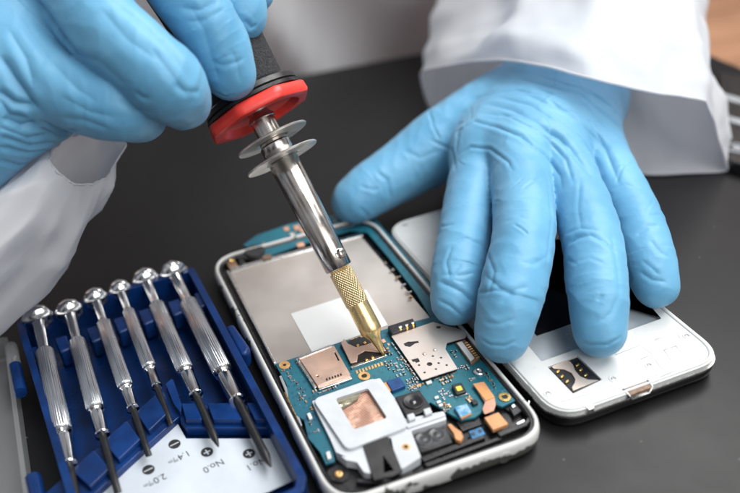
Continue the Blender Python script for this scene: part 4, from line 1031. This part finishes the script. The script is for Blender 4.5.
cr += [([(448, 112), (490, 92), (530, 84)], .3, .6), ([(498, 112), (540, 132), (566, 160), (574, 186)], .45, .6), ([(508, 88), (552, 98), (590, 122), (608, 152)], .4, .5), ([(536, 76), (588, 90), (616, 110), (636, 142)], .4, .6), ([(550, 112), (582, 138), (600, 168)], .4, .6), ([(430, 140), (452, 150), (456, 172)], .35, .7), ([(410, 132), (440, 112), (470, 98)], .3, .8), ([(493, 168), (492, 210), (486, 250)], .25, .8), ([(548, 180), (552, 220), (546, 270)], .25, .8), ([(612, 236), (618, 270), (620, 300)], .25, .8), ([(580, 180), (578, 210), (582, 232)], .22, .7), ([(486, 250), (494, 272), (488, 296)], .3, .7), ([(452, 246), (446, 262), (450, 280)], .3, .7)]
cr += random_creases([little, ringf, middle, index, thumb], 4)
V = fold(V, Nn, tree, cr)
mesh_obj('glove', V, F, M['glove'], person, smooth=True, label='blue nitrile glove pressed flat with spread fingers')

# ---- hand holding the iron on the left
LD = .953
def dl(x, y, d): return dp(x, y, d*LD)
def sc_(g): return [(p, r*LD) for p, r in g]
la = [(dl(-12, 44, 300), 14), (dl(40, 78, 292), 12.6), (dl(94, 103, 288), 11.2), (dl(122, 108, 288), 10.9), (dl(141, 116, 298), 9.0)]
lb = [(dl(60, -45, 300), 14), (dl(95, 18, 286), 13.4), (dl(143, 62, 280), 12.2), (dl(168, 84, 281), 12.0), (dl(184, 103, 293), 9.2)]
lc = [(dl(140, -80, 302), 12.6), (dl(175, -22, 297), 12.0), (dl(205, 22, 295), 10.8), (dl(222, 52, 298), 10.2), (dl(231, 75, 301), 9.1)]
ld = [(dl(196, -90, 322), 11), (dl(222, -35, 312), 10.4), (dl(239, 2, 310), 9.2), (dl(243, 18, 311), 8.4)]
le = [(dl(212, -120, 335), 11), (dl(236, -60, 332), 10), (dl(253, -8, 333), 8.4)]
lpalm = [((dl(25, 82, 305), 24), (dl(-70, 130, 302), 28)), ((dl(30, 10, 318), 28), (dl(-60, 90, 312), 30)), ((dl(60, -50, 322), 22), (dl(0, 20, 320), 30)), ((dl(140, -90, 325), 16), (dl(40, -60, 325), 24)), ((dl(-70, 130, 304), 28), (dl(-170, 190, 300), 28)), ((dl(200, -110, 350), 14), (dl(90, -110, 335), 20))]
V, F = hand_mesh([sc_(g) for g in (la, lb, lc, ld, le)], [tuple(sc_(g)) for g in lpalm], .9, kf=.5, kj=5)
V, Nn, F = refine(V, F, 1)
bones = [(g[i][0], g[i+1][0]) for g in (la, lb, lc, ld, le) for i in range(len(g)-1)]+[(dl(25, 82, 305), dl(-70, 130, 302))]
V = crinkle(V, Nn, bones, .12)
tree = BVHTree.FromPolygons([Vector(v) for v in V], F)
cr = [([(34, -2), (50, 18), (62, 36), (80, 58)], 1.3, 1.6), ([(0, 55), (14, 78), (32, 104), (40, 110)], 1.5, 1.6), ([(-3, 90), (14, 102), (34, 107)], 1.2, 1.2), ([(2, 118), (22, 126), (38, 122)], 1.5, 1.6), ([(-2, 98), (10, 115), (30, 118)], .9, 1.2),
      ([(45, 122), (60, 130), (80, 131)], 1.0, 1.0), ([(40, 128), (60, 137), (84, 136)], .9, 1.0), ([(-2, 135), (30, 146), (60, 142)], .9, 1.0), ([(-2, 146), (28, 153), (52, 150)], .8, .9), ([(-2, 127), (28, 138), (50, 134)], .8, 1.0), ([(-2, 160), (20, 166), (38, 160)], .7, .9),
      ([(136, 92), (143, 98), (150, 97)], .6, .8), 
      ([(190, 6), (204, 30), (212, 60), (220, 84)], .35, 1.6), ([(232, 50), (238, 66), (240, 84)], .3, 1.1), ([(186, 22), (204, 20), (226, 8)], .3, 1.0), ([(212, 62), (224, 66), (238, 62), (246, 56)], .3, .8), ([(214, 92), (226, 97), (238, 94)], .3, .6), ([(108, -2), (140, 22), (168, 48), (188, 78)], .4, 1.5), ([(150, 46), (168, 70), (190, 100)], .35, 1.3), ([(62, 52), (100, 62), (130, 90)], .3, 1.6), ([(174, 84), (186, 92), (202, 92)], .35, .9), ([(8, 28), (26, 58), (34, 88)], .6, 1.3), ([(60, 118), (84, 120), (110, 130)], .4, 1.0), ([(118, 100), (134, 110), (154, 112)], .35, 1.0), ([(18, 16), (48, 58), (76, 88), (100, 104)], .5, 1.8), ([(100, 8), (128, 40), (160, 62)], .35, 1.8), ([(60, 96), (90, 112), (118, 118)], .3, 1.4), ([(244, 20), (252, 28), (258, 24)], .5, .8), ([(180, 8), (200, 10), (220, 0)], .5, 1.1)]
V = fold(V, Nn, tree, cr)
mesh_obj('glove', V, F, M['glove'], person, smooth=True, label='blue nitrile glove with fingers curled round the black grip')

# ---- body under the coat
sh_r, el_r = (-150, 640, 230), (-300, 420, 70); sh_l, el_l = (260, 660, 240), (330, 520, 120)
wl_ = dl(-170, 190, 300)
seg = [((np.array((55, 680, -120.)), 120), (np.array((55, 680, 120.)), 130)), ((np.array(sh_r, float), 60), (np.array((55, 680, 200.)), 110)), ((np.array(sh_l, float), 60), (np.array((55, 680, 200.)), 110)),
       ((np.array(sh_r, float), 50), (np.array(el_r, float), 36)), ((np.array(el_r, float), 36), (wl_, 20)), ((np.array(sh_l, float), 50), (np.array(el_l, float), 40)), ((np.array(el_l, float), 40), (wr2, 15))]
V, F = hand_mesh([], seg, 8., kp=30)
V, Nn, F = refine(V, F, 0)
mesh_obj('body', V, F, M['skin'], person, smooth=True)
# ---- coat: torso with folds
V, F = [], []; nu, nv = 140, 70
for j in range(nv):
    z = -130+j*6.5
    for i in range(nu):
        th = 2*math.pi*i/nu; rx = 225+.10*z; ry = 140
        px_ = 60+rx*math.cos(th); py_ = 680+ry*math.sin(th)
        f_ = 34*(.3-abs(noise.noise(Vector((th*2.6+z*.004, z*.003, 9)))))+9*noise.noise(Vector((th*3.2, z*.006, 1)))+5*noise.noise(Vector((th*7+z*.02, z*.012, 5)))
        V.append((px_+f_*math.cos(th)*1.5, py_+f_*math.sin(th)*2.5, z))
for j in range(nv-1):
    for i in range(nu): k = (i+1) % nu; F.append((j*nu+i, j*nu+k, (j+1)*nu+k, (j+1)*nu+i))
F += [tuple(range((nv-1)*nu, nv*nu))]
ct = mesh_obj('coat', V, F, M['coat_cloth'], person, smooth=True)

def catmull(P, n):
    P = [P[0]]+list(P)+[P[-1]]; out = []
    for i in range(1, len(P)-2):
        for t in np.linspace(0, 1, n, endpoint=False):
            a, b, c_, d = P[i-1], P[i], P[i+1], P[i+2]
            out.append(.5*((2*b)+(-a+c_)*t+(2*a-5*b+4*c_-d)*t*t+(-a+3*b-3*c_+d)*t**3))
    out.append(P[-2]); return out
def closed_ring(P, n, sharp=0):
    P = [np.array(p, float) for p in P]; k = len(P); out = []
    tot = n//k
    for i in range(k):
        a, b, c_, d = P[i-1], P[i], P[(i+1) % k], P[(i+2) % k]
        for t in np.linspace(0, 1, tot, endpoint=False):
            cm_ = .5*((2*b)+(-a+c_)*t+(2*a-5*b+4*c_-d)*t*t+(-a+3*b-3*c_+d)*t**3); ln = b*(1-t)+c_*t
            out.append(cm_*(1-sharp)+ln*sharp)
    return np.array(out)
def sleeve(rings, n, steps, amp, name, label, sharp=.5, seed=0, rim=.7, crum=0., fray=0.):
    R_ = [closed_ring(r, n, sharp) for r in rings]; n = len(R_[0])
    G = catmull(R_, steps); V, F = [], []
    for j, r in enumerate(G):
        c_ = r.mean(0); w = min(1, j/6)
        for i in range(n):
            d = r[i]-c_; d = d/np.linalg.norm(d); p = r[i]*.013
            f_ = noise.noise(Vector((p[0]*1.6+seed, p[1]*.8, p[2]*1.6)))*amp+noise.noise(Vector((p[0]*5+seed, p[1]*2.2, p[2]*5)))*amp*.35+(.2-abs(noise.noise(Vector((p[0]*3+seed, p[1]*2-4, p[2]*3)))))*amp*.8
            cn = lambda a, b_: (.25-abs(noise.noise(Vector((r[i][0]*a+seed*3, r[i][1]*b_, r[i][2]*a-r[i][0]*b_)))))
            f_ += crum*(cn(.022, .012)*1.6+cn(.012, .035)*1.2+cn(.06, .05)*.5)
            fr_ = fray*noise.noise(Vector((i*.22, j*2., seed)))*max(0, 1-j/2.)
            V.append(r[i]+d*(f_*w+fr_)+np.array((0, 0, fr_*.6)))
    for j in range(len(G)-1):
        for i in range(n): k = (i+1) % n; F.append((j*n+i, j*n+k, (j+1)*n+k, (j+1)*n+i))
    V, F = J((V, F), pipe(V[:n]+[V[0]], rim, 8))   # rolled hem round the opening
    o = mesh_obj(name, V, F, M['coat_cloth'], ct, smooth=True, label=label)
    # hem: a thicker folded band round the opening
    r0 = R_[0]; pth = [r0[i] for i in range(n)]+[r0[0]]
    return o
# right sleeve opening (hand comes out of it)
r0 = [at(421, 73, 34), at(470, 61.5, 52), at(520, 61, 62), at(590, 78, 64), at(650, 92, 58), at(705, 101, 48), at(717, 135, 26), at(727, 170, 1.2), at(690, 172.5, 1.0), at(648, 174, 1.0), at(590, 160, 1.2), at(520, 140, 1.4), at(465, 125, 4), at(432, 112, 12)]
def shifted(r, v, s=1.): 
    c_ = np.mean(r, 0); return [c_+(np.array(p)-c_)*s+np.array(v) for p in r]
v1 = np.array((14, 45, 14.)); v2 = np.array((45, 130, 60.)); v3 = np.array((90, 240, 120.))
R1 = shifted(r0, v1, .98); R2 = shifted(r0, v2, .96); R3 = shifted(r0, v3, 1.)
for Rk in (R1, R2, R3):
    for q in Rk: q[2] = max(q[2], 1.5)
sleeve([r0, R1, R2, R3], 140, 14, 7., 'sleeve', 'bright white coat sleeve with wide open cuff over the flat hand', .6, 3, rim=.6, crum=5., fray=.6)
# left sleeve, in shade
l0 = [dl(70,135,335), dl(100,128,345), dl(126,143,345), dl(117,160,338), dl(107,177,330), dl(92,184,320), dl(74,184,308), dl(60,174,302), dl(48,158,303)]
l1 = [dl(50,140,338), dl(90,135,350), dl(122,160,350), dl(128,184,345), dl(104,206,332), dl(84,212,318), dl(62,208,304), dl(42,195,296), dl(28,172,302)]
l2 = [dl(0,160,330), dl(50,170,352), dl(80,200,352), dl(93,222,345), dl(80,243,332), dl(62,250,316), dl(38,245,300), dl(12,235,290), dl(-10,205,296)]
l3 = [dl(-60,180,330), dl(-10,210,352), dl(20,250,352), dl(40,292,345), dl(28,304,332), dl(8,310,314), dl(-25,300,296), dl(-55,285,285), dl(-75,240,292)]
l4 = [dl(-150,220,330), dl(-110,250,350), dl(-70,300,350), dl(-40,350,342), dl(-55,362,328), dl(-80,370,308), dl(-110,355,290), dl(-140,330,280), dl(-160,280,290)]
sleeve([l0, l1, l2, l3, l4], 135, 12, 3.2, 'sleeve', 'shaded white coat sleeve with a creased cuff below the raised hand', .5, 9, rim=.4, crum=7., fray=1.6)

# ------------------------------------------------------------------ device at the right edge of the table
gd = root('desk_gadget', (*at(745, 120, 0)[:2], 0), 'dark flat device with two pale stripes at the far right edge of the table', 'device')
V, F = prism(rnd(pix([(718, 70), (800, 92), (830, 190), (728, 160)], 6), 3), 0, 6); mesh_obj('body', V, F, M['black_plastic'], gd, bevel=.8)
for y0 in (92, 113):
    slab('stripe', [(719, y0), (800, y0+22), (801, y0+28), (720, y0+6)], 6, 6.4, 'panel_grey', .1, parent=gd)
c = at(737, 148, 6.3)
V, F = rim_disc(c, 3.6, 4.5, 6.0, 6.5, 30); mesh_obj('round_badge', V, F, M['panel_grey'], gd)
V, F = rim_disc(c, 0, 2.0, 6.0, 6.5, 20); mesh_obj('round_badge', V, F, M['panel_grey'], gd)

# ------------------------------------------------------------------ light
w = bpy.data.worlds.new('World'); sc.world = w; w.use_nodes = True
nt = w.node_tree; bg = nt.nodes['Background']
tc = nt.nodes.new('ShaderNodeTexCoord'); sp = nt.nodes.new('ShaderNodeSeparateXYZ'); nt.links.new(tc.outputs['Generated'], sp.inputs['Vector'])
crw = nt.nodes.new('ShaderNodeValToRGB'); mr = nt.nodes.new('ShaderNodeMapRange'); mr.inputs['From Min'].default_value = -1; mr.inputs['From Max'].default_value = 1
nt.links.new(sp.outputs['Z'], mr.inputs['Value']); nt.links.new(mr.outputs['Result'], crw.inputs['Fac'])
e = crw.color_ramp.elements
e[0].position = .45; e[0].color = (.10, .10, .105, 1); e[1].position = .95; e[1].color = (.62, .64, .68, 1)
x1 = e.new(.56); x1.color = (.42, .42, .44, 1)
# random bright and dark blotches added to the world for the metal to mirror
wn = nt.nodes.new('ShaderNodeTexNoise'); wn.inputs['Scale'].default_value = 2.2; wn.inputs['Detail'].default_value = 2; nt.links.new(tc.outputs['Generated'], wn.inputs['Vector'])
wr_ = nt.nodes.new('ShaderNodeValToRGB'); nt.links.new(wn.outputs['Fac'], wr_.inputs['Fac'])
wr_.color_ramp.elements[0].position = .42; wr_.color_ramp.elements[0].color = (.12, .12, .13, 1); wr_.color_ramp.elements[1].position = .58; wr_.color_ramp.elements[1].color = (1, 1, 1, 1)
mw = nt.nodes.new('ShaderNodeMixRGB'); mw.blend_type = 'MULTIPLY'; mw.inputs['Fac'].default_value = 1
nt.links.new(crw.outputs['Color'], mw.inputs['Color1']); nt.links.new(wr_.outputs['Color'], mw.inputs['Color2'])
nt.links.new(mw.outputs['Color'], bg.inputs['Color']); bg.inputs['Strength'].default_value = .88
def area(name, loc, aim, sx, sy, power, color=(1, 1, 1)):
    l = bpy.data.lights.new(name, 'AREA'); l.shape = 'RECTANGLE'; l.size = sx*S; l.size_y = sy*S; l.energy = power*.8; l.color = color
    o = bpy.data.objects.new(name, l); col.objects.link(o)
    o.location = Vector(loc)*S; d = Vector(aim)-Vector(loc); o.rotation_euler = d.to_track_quat('-Z', 'Y').to_euler()
area('window_light', (560, 560, 880), (60, 260, 0), 800, 600, 13.8, (1, .985, .96))
area('ceiling_light', (420, 60, 1100), (60, 280, 0), 700, 500, 9., (.97, .985, 1))
area('front_fill', (420, -330, 520), (80, 500, 90), 700, 400, 4.6, (1, .99, .98))  # fill lamp added behind the camera to brighten cuffs, left sleeve and coat
area('back_light', (-600, 700, 600), (0, 280, 0), 300, 600, .7, (.95, .98, 1))

# ------------------------------------------------------------------ camera
cd = bpy.data.cameras.new('camera'); cam = bpy.data.objects.new('camera', cd); col.objects.link(cam); sc.camera = cam
cd.sensor_width = 36; cd.lens = FPX/740*36
cd.shift_x = (370-CX)/740; cd.shift_y = -(246.5-CY)/740
cd.clip_start = .01; cd.clip_end = 50
Rc = Matrix(((RT[0], UP[0], -FW[0], 0), (RT[1], UP[1], -FW[1], 0), (RT[2], UP[2], -FW[2], 0), (0, 0, 0, 1)))
cam.matrix_world = Matrix.Translation(Vector(CAM*S)) @ Rc
cd.dof.use_dof = True; cd.dof.focus_distance = .300; cd.dof.aperture_fstop = 5.6
sc.view_settings.view_transform = 'Standard'; sc.view_settings.look = 'None'; sc.view_settings.exposure = 0; sc.view_settings.gamma = 1
sc.cycles.use_denoising = True
sc.cycles.max_bounces = 8
sc.cycles.caustics_reflective = False; sc.cycles.caustics_refractive = False
